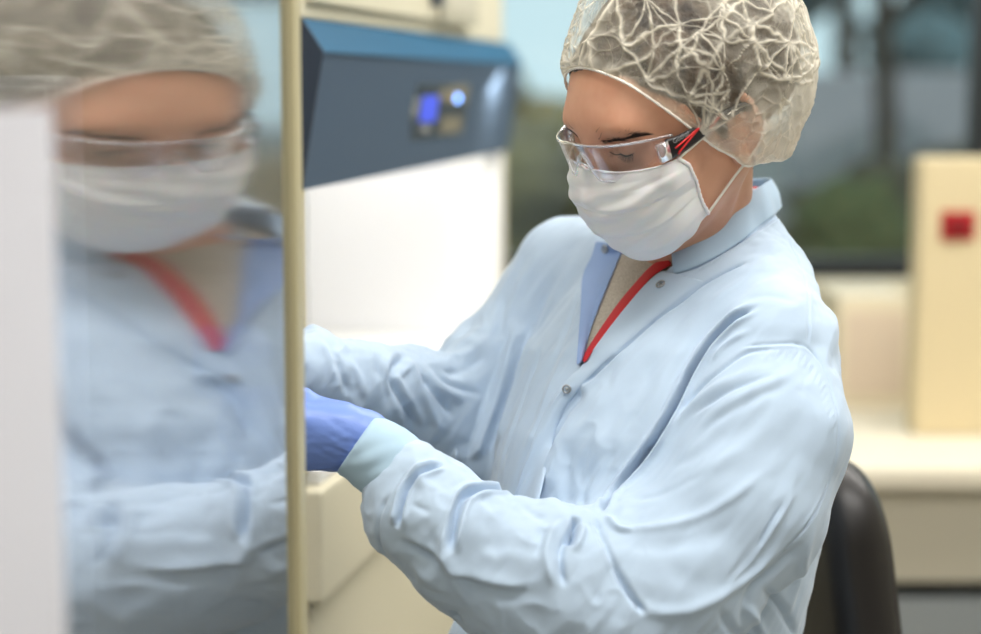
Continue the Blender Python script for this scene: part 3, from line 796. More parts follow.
# forearm
fold('V', [(508, 490), (484, 487), (466, 494), (457, 512), (452, 536), (450, 556)], 4.0, 8, .15)
fold('r', [(470, 474), (490, 481), (508, 490), (524, 494)], 5, 2.6, .3)
fold('r', [(446, 492), (440, 520), (443, 548), (450, 572), (462, 596), (478, 622)], 6, 3.4, .25)
fold('s', [(396, 532), (418, 546), (440, 560), (450, 574), (476, 583), (506, 589), (534, 590)], 10, 3.0, .2)
fold('v', [(402, 540), (424, 552), (444, 566)], 3.5, 2.0, .3)
fold('v', [(460, 588), (492, 598), (526, 598)], 7, 2.2, .3)
fold('v', [(474, 508), (490, 528), (496, 556)], 9, 1.8, .3)
fold('r', [(476, 548), (496, 558), (520, 548)], 7, 1.4, .3)
fold('V', [(444, 462), (424, 470), (408, 484), (401, 504), (398, 530)], 3.4, 7, .15)
fold('r', [(458, 454), (434, 453), (414, 466), (398, 488), (388, 510), (380, 535)], 5, 4.0, .15)
fold('v', [(390, 492), (381, 512), (378, 540), (388, 562)], 3.2, 2.6, .2)
fold('v', [(410, 503), (424, 510), (434, 512)], 4, 1.6, .3)
fold('r', [(412, 486), (426, 484), (440, 492)], 5, 1.6, .3)
fold('r', [(404, 556), (424, 578), (452, 598)], 6, 1.8, .3)
fold('v', [(520, 500), (537, 512), (550, 514)], 5, 2, .3)
fold('r', [(525, 530), (545, 560), (552, 600)], 8, 1.6, .3)
# far sleeve
fold('V', [(410, 352), (392, 372), (398, 392), (412, 420), (420, 440)], 5, 5.5, .2)
fold('r', [(404, 352), (418, 378), (432, 410), (444, 436)], 6, 4, .2)
fold('v', [(420, 372), (440, 398), (456, 420)], 4.5, 5, .25)
fold('r', [(420, 360), (442, 388), (470, 402)], 6, 4, .25)
fold('v', [(432, 374), (456, 386), (486, 396)], 5, 4, .25)
fold('r', [(500, 330), (470, 352), (440, 360)], 7, 4, .25)
fold('v', [(490, 350), (460, 372), (434, 368)], 6, 3.5, .25)
fold('v', [(338, 352), (346, 380), (352, 400)], 5, 3.5, .3)
fold('r', [(352, 356), (362, 384), (368, 404)], 5, 3, .3)
fold('v', [(372, 358), (386, 386), (392, 410)], 5, 3.5, .3)
fold('r', [(320, 338), (330, 360), (334, 384)], 5, 3, .3)
fold('v', [(505, 290), (498, 330), (480, 350)], 6, 3, .3)
fold('r', [(528, 262), (512, 310), (504, 350)], 7, 3, .3)
# front of the gown, far half
fold('r', [(590, 240), (560, 290), (530, 350), (505, 420), (485, 482)], 8, 3.2, .2)
fold('v', [(604, 246), (582, 290), (560, 340), (540, 395)], 5, 2.6, .3)
fold('v', [(560, 262), (535, 320), (512, 390), (494, 450), (480, 490)], 7, 3.2, .25)
fold('r', [(574, 330), (556, 372), (536, 420), (516, 470)], 6, 2.6, .3)
fold('v', [(548, 330), (528, 380), (508, 440), (496, 486)], 5, 2.4, .3)
fold('s', [(514, 322), (504, 356), (492, 396), (478, 436), (466, 466), (460, 484)], 13, 6.5, .12)
# yoke and shoulder
fold('v', [(735, 300), (770, 296), (802, 304)], 5, 1.2, .3)
fold('r', [(760, 260), (735, 285), (700, 310)], 6, 2.0, .3)
fold('v', [(792, 268), (760, 280), (730, 304)], 6, 1.5, .3)
# lower back of the torso
fold('v', [(806, 540), (780, 566), (752, 590), (742, 634)], 7, 4, .2)
fold('r', [(818, 520), (800, 570), (786, 620)], 7, 3.5, .2)
fold('v', [(760, 585), (782, 610), (796, 640)], 5, 5, .2)
fold('r', [(742, 600), (756, 622), (770, 645)], 5, 4, .2)
fold('v', [(716, 606), (730, 625), (745, 645)], 5, 4, .2)
fold('v', [(452, 612), (460, 625), (470, 645)], 5, 3, .2)
def damp(): 
    pass
Vg = Vg+NG*D[:, None]
gown = finish('lab_gown', Vg, Qg, gownm, person); tag(gown, 'pale blue long-sleeved lab gown')
bvg = bvh_of(Vg, Qg)
# ------------------------------------------------------------------ shirt under the gown
sm_ = SDF((.0, -.06, 1.84), (.29, .16, 2.18), .0026)
X, Y, Z = sm_.co((slice(None),)*3)
sm_.D = np.ascontiguousarray(np.broadcast_to(torso_d(X, Y, Z, .013), sm_.D.shape)).astype(np.float32)
sm_.cone(NB+np.array((-.004, .0, -.004)), NB+np.array((-.012, .10, -.010)), .0660, .0635, .02)
p0 = CP(657, 251, 1.93); nn = np.array((BF[0]*.55+BS[0]*-.10, 1.0, BF[2]*.55)); nn = np.array((-.32, .92, -.20)); nn /= np.linalg.norm(nn)
q0, _ = hit(bvh_of(*sm_.mesh()), 657, 252)
X, Y, Z = sm_.co((slice(None),)*3)
pl = ((X-q0[0])*np.float32(nn[0])+(Y-q0[1])*np.float32(nn[1])+(Z-q0[2])*np.float32(nn[2]))
sm_.put((slice(None),)*3, np.broadcast_to(pl, sm_.D.shape), .003, 'int')
Vs, Qs = sm_.mesh()
pd = (Vs-q0)@nn; NS = vnormals(Vs, Qs); NS *= np.sign((NS*(Vs-NB)).sum())
Vs = Vs+NS*(.0012*np.exp(-((pd+.009)/.008)**4)+.0)[:, None]
shirtm = mat('heather_beige_knit', (186, 177, 164), .9); noise_col(shirtm, (168, 158, 144), (204, 196, 184), 420, 3, (1, 1, 3))
bump(shirtm, 500, .4, .0006, 2, (1, 1, 3))
shirt = finish('knit_shirt', Vs, Qs, shirtm, person); tag(shirt, 'heather beige crew-neck shirt under the gown')
bvs = bvh_of(Vs, Qs)
# ------------------------------------------------------------------ collar, placket, trim, snaps
bandm = mat('gown_band_cloth', (172, 198, 222), .85, Sheen_Weight=.2); bump(bandm, 2600, .15, .0003, 2)
innerm = mat('gown_inner_side_shaded', (142, 168, 212), .85)  # inner side slightly more saturated; shade of the turned-away cloth is in the colour
cb = [(673, 272, 1.915), (700, 262, 1.905), (735, 242, 1.92), (765, 219, 1.955), (780, 206, 2.02), (768, 200, 2.08), (730, 205, 2.12), (670, 225, 2.11), (628, 248, 2.065), (606, 252, 2.02)]
ct = [(672, 236, 1.915), (698, 216, 1.910), (733, 199, 1.93), (758, 187, 1.965), (770, 179, 2.03), (762, 178, 2.075), (728, 182, 2.095), (680, 200, 2.09), (640, 222, 2.06), (612, 236, 2.02)]
B = resample(catmull([CP(*p) for p in cb], 12), 90); Tp = resample(catmull([CP(*p) for p in ct], 12), 90)
for k in range(90):                                 # the band starts on the gown where the gown lies in front of it
    if k < 40:
        px, py = B[k, 0]/B[k, 2]*FPX+CX, CY-B[k, 1]/B[k, 2]*FPX
        q, _ = hit(bvg, px, py)
        if q is not None and abs(q[2]-B[k, 2]) < .05: B[k] = q+np.array((0, 0, .0005))
rows = []
for v in np.linspace(-.08, 1, 9):
    rr_ = B*(1-v)+Tp*v; bul = .003*math.sin(max(0, v)*math.pi); cc = rr_.mean(0); o_ = rr_-cc; o_[:, 1] = 0; o_ /= np.linalg.norm(o_, axis=1)[:, None]
    rows.append(rr_+o_*(bul+.0010*np.sin(np.arange(90)*.55)[:, None]*.6))
collar = grid_mesh('collar', np.stack(rows, 1), bandm, gown, thick=.0026, subd=1); tag(collar, 'stand-up collar band of the gown')
tube('collar_stitching', Tp*.93+B*.07+np.array((0, 0, -.0016)), .0007, bandm, collar, 6)
def gh(px, py, b=None, off=.001):
    q, n = hit(b or bvg, px, py)
    if q is None: return CP(px, py, 1.95)
    n = n if n[2] < 0 else -n
    return q+n*off
# turned-back far front edge, its inner side shows
Lx_ = [(604, 240), (598, 256), (589, 272), (588, 284), (587, 312), (582, 340), (580, 360)]
Rx_ = [(631, 240), (621, 258), (611, 282), (601, 306), (594, 325), (588, 344), (584, 362)]
Mx_ = [(616, 246), (610, 262), (600, 282), (596, 302), (590, 322), (586, 342), (582, 361)]
def onsurf(pts, b, off, n=30, cl=None):
    P_ = [gh(px, py, b, off) for px, py in resample(catmull(np.array(pts, float), 6), n)]; P_ = np.array(P_)
    for _ in range(3): P_[1:-1] = (P_[:-2]+2*P_[1:-1]+P_[2:])/4
    return P_
Lf = resample([q for q in LB3 if q[1] < CP(0, 236, 1.98)[1]], 30)+np.array((-.001, 0, -.002)); Rf = onsurf(Rx_, bvs, .002)
Mf = (Lf*.5+Rf*.5)
for k, (px, py) in enumerate(resample(catmull(np.array(Mx_, float), 6), 30)):
    d_ = Mf[k, 2]-.002; Mf[k] = CP(px, py, d_)
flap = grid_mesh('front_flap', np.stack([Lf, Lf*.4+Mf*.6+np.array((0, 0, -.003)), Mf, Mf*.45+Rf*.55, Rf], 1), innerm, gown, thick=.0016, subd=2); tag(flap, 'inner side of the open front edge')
# second fold of the lighter front strip
# red lining along the near edge
R1 = resample([q for q in RB3 if q[1] < CP(0, 262, 1.95)[1]], 30)+BS*.0028+np.array((0, 0, .0010)); R2 = onsurf([(665, 258), (650, 269), (636, 285), (620, 304), (600, 333), (583, 360)], bvs, .003)
redm = mat('red_lining', (196, 30, 40), .7)
trim = grid_mesh('red_lining', np.stack([R1*.9+R2*.1, R1*.5+R2*.5+np.array((0, 0, -.002)), R2], 1), redm, gown, thick=.0012, subd=1); tag(trim, 'red lining edge at the neck opening')
nk = [(738, 205, 1.975), (744, 196, 1.99), (750, 188, 2.01), (755, 184, 2.04)]; nk2 = [(744, 212, 1.965), (752, 203, 1.98), (759, 194, 2.0), (763, 190, 2.03)]
grid_mesh('red_neck_lining', np.stack([np.array([CP(*p) for p in nk]), np.array([CP(*p) for p in nk2])], 1), redm, gown, thick=.0015, subd=1)
snapm = mat('nickel_snap', (170, 174, 178), .28, 1.0)
def snap(px, py, b, r_=.0042):
    q, n = hit(b, px, py)
    if q is None: return
    n = n if n[2] < 0 else -n
    u = np.cross(n, (0, 1, 0)); u /= np.linalg.norm(u); v = np.cross(n, u)
    a = np.linspace(0, 2*math.pi, 28, endpoint=False)
    q = q+n*.0008
    ring = tube('snap_button', [q+n*.0009+r_*(math.cos(t)*u+math.sin(t)*v) for t in a], .0010, snapm, gown, 8, closed=True)
    dk = [[q+n*(.0006+.0006*(1-k))+r_*k*.55*(math.cos(t)*u+math.sin(t)*v) for k in (.02, .6, 1)] for t in a]
    grid_mesh('snap_stud', np.array(dk), snapm, ring, closed_u=True)
# near front edge: a doubled band of cloth carrying the snaps
pl_, pr_ = [(661, 271), (651, 280), (629, 304), (606, 333), (584, 364), (561, 388), (546, 411), (533, 444), (524, 468), (520, 480)], [(706, 282), (688, 295), (660, 318), (636, 338), (606, 363), (580, 389), (563, 412), (552, 444), (546, 468), (543, 484)]
pl_, pr_ = resample(catmull(np.array(pl_, float), 6), 44), resample(catmull(np.array(pr_, float), 6), 44)
rbp = resample(RB3, 120); rby = CY-rbp[:, 1]/rbp[:, 2]*FPX; G = []
for k in range(44):
    row = []
    for v in (0, .08, .3, .6, .88, 1):
        px, py = pl_[k]*(1-v)+pr_[k]*v
        if v == 0 and py < 362:
            i = int(np.argmin(abs(rby-py))); q = rbp[i]+np.array((0, 0, .0005))
        else: q = gh(px, py, bvg, .0016 if 0 < v < .9 else (.0010 if v == 0 else -.0012))
        row.append(q)
    if row[1][2] > row[0][2]+.006: row[1] = row[0]*.75+row[2]*.25+np.array((0, 0, -.001))
    G.append(row)
G = np.array(G); _e = int(np.sum(pl_[:, 1] < 470)); _d = (G[_e-1]-G[_e-7])/6
for k in range(_e, 44): G[k] = G[_e-1]+_d*(k-_e+1)*4.5+np.array((0, 0, .0004*(k-_e)))
for _ in range(4): G[1:-1] = (G[:-2]+2*G[1:-1]+G[2:])/4
band = grid_mesh('front_band', G, gownm, gown, thick=.0012, subd=1); tag(band, 'doubled front band with snaps')
bvb = BVHTree.FromPolygons([tuple(q) for q in G.reshape(-1, 3)], [(i*6+j, i*6+6+j, i*6+7+j, i*6+1+j) for i in range(43) for j in range(5)])
snap(661, 285, bvb); snap(567, 389, bvb, .0038)
fw = toW(np.array(Mf)); 
_me = flap.evaluated_get(bpy.context.evaluated_depsgraph_get()).to_mesh()
_v = np.array([v.co[:] for v in _me.vertices]); _v = (_v-np.array(CAM))@M_CAM
bvf = BVHTree.FromPolygons(_v.tolist(), [tuple(p.vertices) for p in _me.polygons])
snap(606, 249, bvf, .0038)
# ------------------------------------------------------------------ knit cuffs
cuffm = mat('pale_cyan_rib_knit', (172, 200, 220), .9)
def cuff(P_, R_, name='knit_cuff'):
    P_ = resample(catmull(np.array(P_), 8), 26); n = 120; G = []
    ax = P_[-1]-P_[0]; ax /= np.linalg.norm(ax); u = np.cross(ax, (0, 0, 1)); u /= np.linalg.norm(u); v = np.cross(ax, u)
    a = np.linspace(0, 2*math.pi, n, endpoint=False)
    for i, p in enumerate(P_):
        k = i/25; rr_ = np.interp(k, [0, .05, .3, 1], [R_[0]-.0012, R_[0], (R_[0]+R_[1])/2, R_[1]])*(1+.012*np.sin(a*60))+.0012*vnoise(np.stack([np.cos(a)*2+i*.25, np.sin(a)*2, a*0+3], 1))
        G.append(p+(rr_*np.cos(a))[:, None]*u+(rr_*np.sin(a)*.96)[:, None]*v)
    G = [P_[0]+(G[0]-P_[0])*.86+ax*.004, P_[0]+(G[0]-P_[0])*.97-ax*.0006]+G
    o = grid_mesh(name, np.array(G), cuffm, gown, closed_v=True); return o
c1_ = cuff([CP(357, 444, 1.80), CP(378, 457, 1.80), CP(412, 482, 1.80)], (.0335, .0375)); tag(c1_, 'pale cyan rib-knit cuff')
c2_ = cuff([CP(248, 358, 1.905), CP(265, 362, 1.915), CP(292, 367, 1.935)], (.031, .034)); tag(c2_, 'rib-knit cuff behind the frame')
# gathered lip of the near sleeve
a = np.linspace(0, 2*math.pi, 90, endpoint=False)
ax = CP(412, 482, 1.80)-CP(357, 444, 1.80); ax /= np.linalg.norm(ax); u = np.cross(ax, (0, 0, 1)); u /= np.linalg.norm(u); v = np.cross(ax, u)
# ------------------------------------------------------------------ gloved hands
glovem = mat('blue_nitrile_glove', (112, 142, 216), .42); bump(glovem, 160, .15, .001, 3, (1, 3, 1))
def hand(W_, along, up, out, CURL=1.0):
    """W_ wrist centre, along: wrist->knuckles, up: towards the index finger, out: back of the hand"""
    along, up, out = (np.array(q, float)/np.linalg.norm(q) for q in (along, up, out))
    up = up-along*(up@along); up /= np.linalg.norm(up); out = out-along*(out@along)-up*(out@up); out /= np.linalg.norm(out)
    f = lambda a, b, c: W_+along*a+up*b+out*c
    g_ = SDF(W_-.15, W_+.15, .002)
    g_.cone(f(-.018, 0, 0), f(.004, 0, 0), .0265, .027, .01)
    for b0, b1 in ((.010, .023), (.004, .008), (-.006, -.008), (-.012, -.024)):
        g_.cone(f(.004, b0, .0), f(.078, b1, .004), .019, .0135, .014)
    for b0, L_, r_ in ((.0255, (.036, .022, .018), .0098), (.0085, (.040, .025, .019), .0100), (-.0085, (.037, .024, .018), .0096), (-.0255, (.029, .019, .016), .0088)):
        p = f(.078, b0, .004); ang = 0.55; q = p; pts = [p]
        for L__, da in zip(L_, (.0, .75, .45)):
            ang += da*CURL; q = q+(along*math.cos(ang)-out*math.sin(ang)-up*(.06 if b0 > 0 else -.08))*L__; pts.append(q)
        g_.chain(pts, [r_+.002, r_+.0006, r_, r_-.0015], .005)
    th_ = [f(.012, .012, -.012), f(.044, .022, -.028), f(.070, .020, -.042), f(.088, .012, -.048)]
    g_.chain(th_, [.017, .0125, .0108, .0095], .012)
    return g_.mesh(), f
(Vn, Qn), fN = hand(CP(346, 437, 1.80), (-.60, .02, -.05), (.08, 1, -.35), (.1, .35, -1), 1.5)
Vn, Qn = subdivide(Vn, Qn)
Nn = vnormals(Vn, Qn); Nn *= np.sign((Nn*(Vn-Vn.mean(0))).sum()); 
lo_ = np.stack([(Vn-fN(0, 0, 0))@np.array(q) for q in ((-.98, .16, -.08), (.1, .94, -.33), (0, .3, -.95))], 1)
wr_ = np.exp(-((lo_[:, 0]+.006)/.030)**2)
Vn = Vn+Nn*(.0011*wr_*vnoise(np.stack([lo_[:, 0]*30+lo_[:, 1]*60, lo_[:, 1]*190-lo_[:, 0]*90, lo_[:, 2]*60], 1))+.0006*vnoise(np.stack([lo_[:, 0]*50, lo_[:, 1]*160+lo_[:, 0]*60, lo_[:, 2]*90], 1)))[:, None]
gl1 = finish('nitrile_glove', Vn, Qn, glovem, person); tag(gl1, 'blue nitrile glove on the near hand')
(Vn, Qn), fN2 = hand(CP(240, 356, 1.90), (-.5, -.1, .85), (.0, 1, .1), (-.85, .1, -.5))
gl2 = finish('nitrile_glove', Vn, Qn, glovem, person); tag(gl2, 'blue nitrile glove on the far hand')
# ------------------------------------------------------------------ trousers and shoes (below the picture)
tr = SDF((-.36, -1.06, 1.45), (.45, -.30, 2.45), .008)
tr.cone(HIP+np.array((0, .06, 0)), HIP-np.array((0, .01, 0)), .15, .14, .05)
for h, kn, an in KNEE: tr.cone(h, kn, .098, .075, .05); tr.cone(kn, an, .074, .055, .02)
Vt, Qt = tr.mesh(); trm = mat('navy_trousers', (40, 46, 62), .9)
finish('trousers', Vt, Qt, trm, person)
shoem = mat('white_work_shoe', (214, 214, 212), .5)
for h, kn, an in KNEE:
    g_ = SDF(an-np.array((.2, .16, .2)), an+np.array((.2, .1, .2)), .005)
    g_.cone(an+np.array((0, .02, 0)), an-np.array((0, .05, 0)), .045, .04, .01); g_.cone(an-np.array((0, .06, 0))-BF*.03, an-np.array((0, .065, 0))+BF*.14, .036, .034, .03)
    Xq = g_.ax[1][None, :, None]; g_.put((slice(None),)*3, np.broadcast_to(an[1]-.085-Xq, g_.D.shape), .004, 'int')
    Vq, Qq = g_.mesh(); finish('shoe', Vq, Qq, shoem, person)
# ================================================================== THE ROOM
cream = mat('cream_powder_coat', (216, 209, 184), .5); bump(cream, 120, .05, .0005)
white = mat('white_enamel', (232, 232, 230), .4)
wallm = mat('painted_wall', (222, 216, 198), .85); bump(wallm, 60, .1, .001)
floorm = mat('vinyl_floor', (150, 148, 142), .45); noise_col(floorm, (140, 138, 133), (160, 158, 152), 30)
ceilm = mat('ceiling_tile', (232, 231, 226), .9)
def struct(name, mb, m): o = mb.build(name, m); o['kind'] = 'structure'; return o
XL, XR, YN, YF, ZC = -2.3, 3.6, -2.6, 4.7, 2.75
struct('floor', MB().box(XL-.1, XR+.1, YN-.1, YF+.15, -.1, 0), floorm)
struct('ceiling', MB().box(XL-.1, XR+.1, YN-.1, YF+.15, ZC, ZC+.1), ceilm)
struct('wall_left', MB().box(XL-.1, XL, YN-.1, YF+.15, 0, ZC), wallm)
struct('wall_right', MB().box(XR, XR+.1, YN-.1, YF+.15, 0, ZC), wallm)
struct('wall_front', MB().box(XL, XR, YN-.1, YN, 0, ZC), wallm)
WZ0 = float(WY(900, 279, YF)[2]); WZ1 = 2.6
x970 = float(WY(971, 150, YF)[0])
wb = MB().box(XL, XR, YF, YF+.15, 0, WZ0).box(XL, XR, YF, YF+.15, WZ1, ZC)
wb.box(XL, -1.2, YF, YF+.15, WZ0, WZ1).box(XR-.15, XR, YF, YF+.15, WZ0, WZ1)
struct('wall_back', wb, wallm)
winm = mat('dark_window_frame', (34, 38, 42), .4); paneg = bpy.data.materials.new('window_glass'); paneg.use_nodes = True
nt = paneg.node_tree; nt.nodes.clear(); o_ = N(paneg, 'ShaderNodeOutputMaterial'); g1 = N(paneg, 'ShaderNodeBsdfGlossy'); g1.inputs['Roughness'].default_value = .0; t1 = N(paneg, 'ShaderNodeBsdfTransparent'); t1.inputs[0].default_value = (.93, .96, .96, 1)
mx = N(paneg, 'ShaderNodeMixShader'); mx.inputs[0].default_value = .06; L(paneg, t1.outputs[0], mx.inputs[1]); L(paneg, g1.outputs[0], mx.inputs[2]); L(paneg, mx.outputs[0], o_.inputs[0])
def window(n, xa, xb):
    f = MB(); w_ = .05
    f.box(xa, xb, YF+.03, YF+.10, WZ0, WZ0+w_, .004).box(xa, xb, YF+.03, YF+.10, WZ1-w_, WZ1, .004).box(xa, xa+w_, YF+.03, YF+.10, WZ0, WZ1, .004).box(xb-w_, xb, YF+.03, YF+.10, WZ0, WZ1, .004)
    fr = f.build('window_%d' % n, winm); fr['kind'] = 'structure'
    p = MB().box(xa+w_, xb-w_, YF+.06, YF+.066, WZ0+w_, WZ1-w_).build('window_pane', paneg, fr)
window(1, -1.2, x970+.06); window(2, x970+.06, XR-.15)
sill = struct('trim_1', MB().box(-1.25, XR-.1, YF-.06, YF+.03, WZ0-.03, WZ0, .005), cream)
# ---- biosafety cabinet at the left, its front running away from the camera
A = WY(303, 190, 2.30); Bp = WY(503, 152, 3.63)
uu = Vector((Bp[0]-A[0], Bp[1]-A[1], 0)); Wd = uu.length; uu.normalize(); inn = Vector((-uu.y, uu.x, 0))
Mc = Matrix(((uu.x, inn.x, 0, A[0]), (uu.y, inn.y, 0, A[1]), (0, 0, 1, 0), (0, 0, 0, 1)))
zt = float(WY(303, 18, 2.30)[2]); zr = float(WY(303, 51, 2.28)[2]); zb = float(WY(303, 190, 2.30)[2]); zw = float(WY(305, 474, 2.30)[2]); za = float(WY(305, 605, 2.30)[2])
DPT = .66
bsc = empty('biosafety_cabinet', (A[0], A[1], 0), 'cream laboratory safety cabinet with blue angled control fascia and lit white interior', 'laboratory cabinet')
MB(Mc).box(0, Wd, 0, DPT, zt, 2.15, .006).build('upper_housing', cream, bsc)
door_b = MB(Mc).box(.02, .80, -.012, -.0005, zt+.02, 2.12, .003).build('access_panel', cream, bsc)
blue_t = mat('teal_blue_paint', (42, 92, 124), .6, Specular_IOR_Level=.2); blue_d = mat('slate_blue_paint', (80, 96, 114), .65, Specular_IOR_Level=.1)
pr = [(.0, zt), (.0, zt-.0), (-.024, zr), (.0, zb), (.03, zb), (.03, zt)]
fb = MB(Mc); fb.prism([(.0, zb), (.0+.03, zb), (.03, zr), (-.028, zr), (-.025, zr-.004)], .0, Wd+.06)
fascia = fb.build('control_fascia', blue_d, bsc); tag(fascia, 'slate blue slanting control fascia')
MB(Mc).prism([(-.0285, zr-.0012), (.03, zr-.0012), (.03, zt), (-.002, zt)], -.0005, Wd+.0605).build('fascia_top_band', blue_t, fascia)
navy = mat('dark_navy_end', (34, 46, 62), .5)
MB(Mc).prism([(.0, zb), (.03, zb), (.03, zt), (-.002, zt), (-.0282, zr)], -.004, -.0006).build('fascia_end_cap', navy, fascia)
struct_w = MB(Mc)
# interior liner
liner = mat('white_interior_liner', (224, 225, 228), .4, .15)
MB(Mc).box(.03, Wd-.03, DPT-.03, DPT-.01, zw, zt, 0).build('back_liner', liner, bsc)
MB(Mc).box(Wd-.03, Wd-.005, .0, DPT, zw, zt, .003).build('side_wall', liner, bsc)
MB(Mc).box(.005, .03, .0, DPT, zw, zt, .003).build('side_wall', liner, bsc)
MB(Mc).box(Wd-.034, Wd-.0301, .004, .10, zw, zt, .001).build('jamb_strip', white, bsc)
MB(Mc).box(Wd-.005, Wd+.006, -.004, .05, zw, zb, .002).build('front_edge', cream, bsc)
MB(Mc).box(-.002, .0049, .0, DPT, zw, zt, .001).build('side_panel', cream, bsc)
steel = mat('brushed_steel', (190, 190, 188), .35, .9)
wt = MB(Mc).box(.03, Wd-.03, -.01, DPT-.03, zw-.02, zw, .003).build('work_surface', white, bsc)
MB(Mc).box(.1, Wd-.1, .01, .06, zw+.0002, zw+.002, .0005).build('air_grille', steel, wt)
MB(Mc).box(0, Wd, -.02, DPT, za, zw-.0205, .008).build('front_apron', cream, bsc)
MB(Mc).box(.015, Wd-.015, .0, DPT-.02, .10, za-.001, .006).build('lower_cabinet', cream, bsc)
MB(Mc).box(.03, Wd-.03, .05, DPT-.05, .0, .10).build('plinth', winm, bsc)
tubem = mat('fluorescent_tube', (255, 252, 245), .5, Emission_Color=(1, .97, .92, 1), Emission_Strength=5)
MB(Mc).cyl((Wd*.5, .10, zt-.05), (1, 0, 0), .013, Wd-.2).build('lamp_tube', tubem, bsc)
# control panel on the fascia: width axis u, slope axis from (0,zb) up to (-.025,zr)
sl = Vector((0, -.025, zr-.004-zb)); Ls = sl.length; sl.normalize(); nrm = Vector((0, -sl.z, sl.y))
Mp = Mc @ Matrix(((1, 0, 0, 0), (0, -nrm.y, sl.y, 0), (0, -nrm.z, sl.z, zb), (0, 0, 0, 1)))     # local: x along, y inward, z up the slope
def fas(px, py):                                   # photo position -> panel coordinates
    o = Vector(CAM); d = (Vector(WP(px, py, 1))-o); Mi = Mp.inverted(); o2 = Mi @ o; d2 = Mi.to_3x3() @ d; t = -o2.y/d2.y; q = o2+d2*t; return q.x, q.z
panelm = mat('dark_control_panel', (58, 68, 76), .35)
x0, z1 = fas(418, 84); x1, z0 = fas(462, 133)
xs = sorted((x0, x1)); zs = sorted((z0, z1))
cp_ = MB(Mp).box(xs[0], xs[1], -.0015, .0, zs[0], zs[1], .0005).build('control_panel', panelm, bsc)
def lbl(name, ax_, ay_, bx_, by_, m, h=.0022, par=cp_):
    a, b = fas(ax_, ay_); c, d = fas(bx_, by_); X_ = sorted((a, c)); Z_ = sorted((b, d))
    return MB(Mp).box(X_[0], X_[1], -h, -.0014, Z_[0], Z_[1], .0003).build(name, m, par)
scr = mat('lit_blue_display', (70, 90, 230), .4, Emission_Color=(.10, .16, .95, 1), Emission_Strength=.3)
led = mat('blue_indicator_lamp', (120, 170, 255), .3, Emission_Color=(.15, .38, 1, 1), Emission_Strength=7)
keyb = mat('beige_keypad', (128, 122, 104), .5); lightp = mat('pale_panel_print', (190, 190, 186), .5)
lbl('display', 422, 96, 434, 121, scr)
lbl('keypad', 439, 88, 446, 100, keyb); lbl('keypad', 449, 85, 465, 103, keyb); lbl('keypad', 441, 117, 459, 132, keyb); lbl('keypad', 438, 105, 445, 112, panelm)
qx, qz = fas(455.5, 98); MB(Mp).cyl((qx, -.004, qz), (0, 1, 0), .0052, .004).build('indicator_lamp', led, cp_)
qx, qz = fas(451, 98); MB(Mp).cyl((qx, -.0032, qz), (0, 1, 0), .003, .003).build('indicator_lamp', mat('amber_indicator', (190, 150, 40), .3, Emission_Color=(.8, .5, .05, 1), Emission_Strength=.8), cp_)
# blurred pale symbols: two stacked digits and a small word
def text(name, s_, size, px, py, m, M0, par, fasf, ext=.0004, off=.0024):
    cu = bpy.data.curves.new(name, 'FONT'); cu.body = s_; cu.size = size; cu.extrude = ext; cu.align_x = 'CENTER'; cu.align_y = 'CENTER'
    o = bpy.data.objects.new(name, cu); COL.objects.link(o); cu.materials.append(m)
    qx, qz = fasf(px, py); o.matrix_world = M0 @ Matrix.Translation((qx, -off, qz)) @ Matrix.Rotation(math.pi/2, 4, 'X')
    mw = o.matrix_world.copy(); dg = bpy.context.evaluated_depsgraph_get(); me = bpy.data.meshes.new_from_object(o.evaluated_get(dg)); bpy.data.objects.remove(o)
    me.transform(mw); q = link(name, me, None, par, False); return q
text('printed_symbol', '20', .030, 414, 105, lightp, Mp, cp_, fas); text('printed_symbol', '24', .022, 412, 113, lightp, Mp, cp_, fas)
text('printed_word', 'Airflow', .018, 424, 129, lightp, Mp, cp_, fas)
# label holder and latch on the upper housing (front plane)
def frt(px, py):
    o = Vector(CAM); d = (Vector(WP(px, py, 1))-o); Mi = Mc.inverted(); o2 = Mi @ o; d2 = Mi.to_3x3() @ d; t = (-.012-o2.y)/d2.y; q = o2+d2*t; return q.x, q.z
holder = mat('pale_label_holder', (178, 174, 154), .7)
a, b = frt(438, -30); c, d = frt(474, 27); hb = MB(Mc).box(min(a, c), max(a, c), -.020, -.0125, min(b, d), max(b, d), .002).build('label_holder', holder, bsc)
MB(Mc).box(min(a, c)+.02, max(a, c)-.02, -.0215, -.0202, min(b, d)+.02, max(b, d)-.004, .0005).build('label_card', mat('label_card_paper', (194, 190, 172), .7), hb)
a, b = frt(430, -20); c, d = frt(433, 7); MB(Mc).box(min(a, c), max(a, c), -.030, -.0125, min(b, d), max(b, d), .002).build('latch', mat('dark_latch', (92, 98, 108), .35, .6), bsc)
# ---- tall white cupboard seen through the glass
wq = empty('storage_cupboard', (-.80, 1.98, 0), 'tall plain white cupboard standing behind the glass screen', 'cupboard')
x57 = float(WY(57, 300, 1.76)[0])
MB().box(x57-.62, x57, 1.78, 1.90, .08, 1.46, .006).build('body', white, wq)
MB().box(x57-.60, x57-.02, 1.80, 1.89, 0, .08).build('plinth', winm, wq)
dr = MB().box(x57-.615, x57-.006, 1.76, 1.7795, .09, 1.45, .004).build('door', white, wq)
MB().box(x57-.56, x57-.545, 1.735, 1.7595, .9, 1.1, .004).build('door_handle', steel, dr)
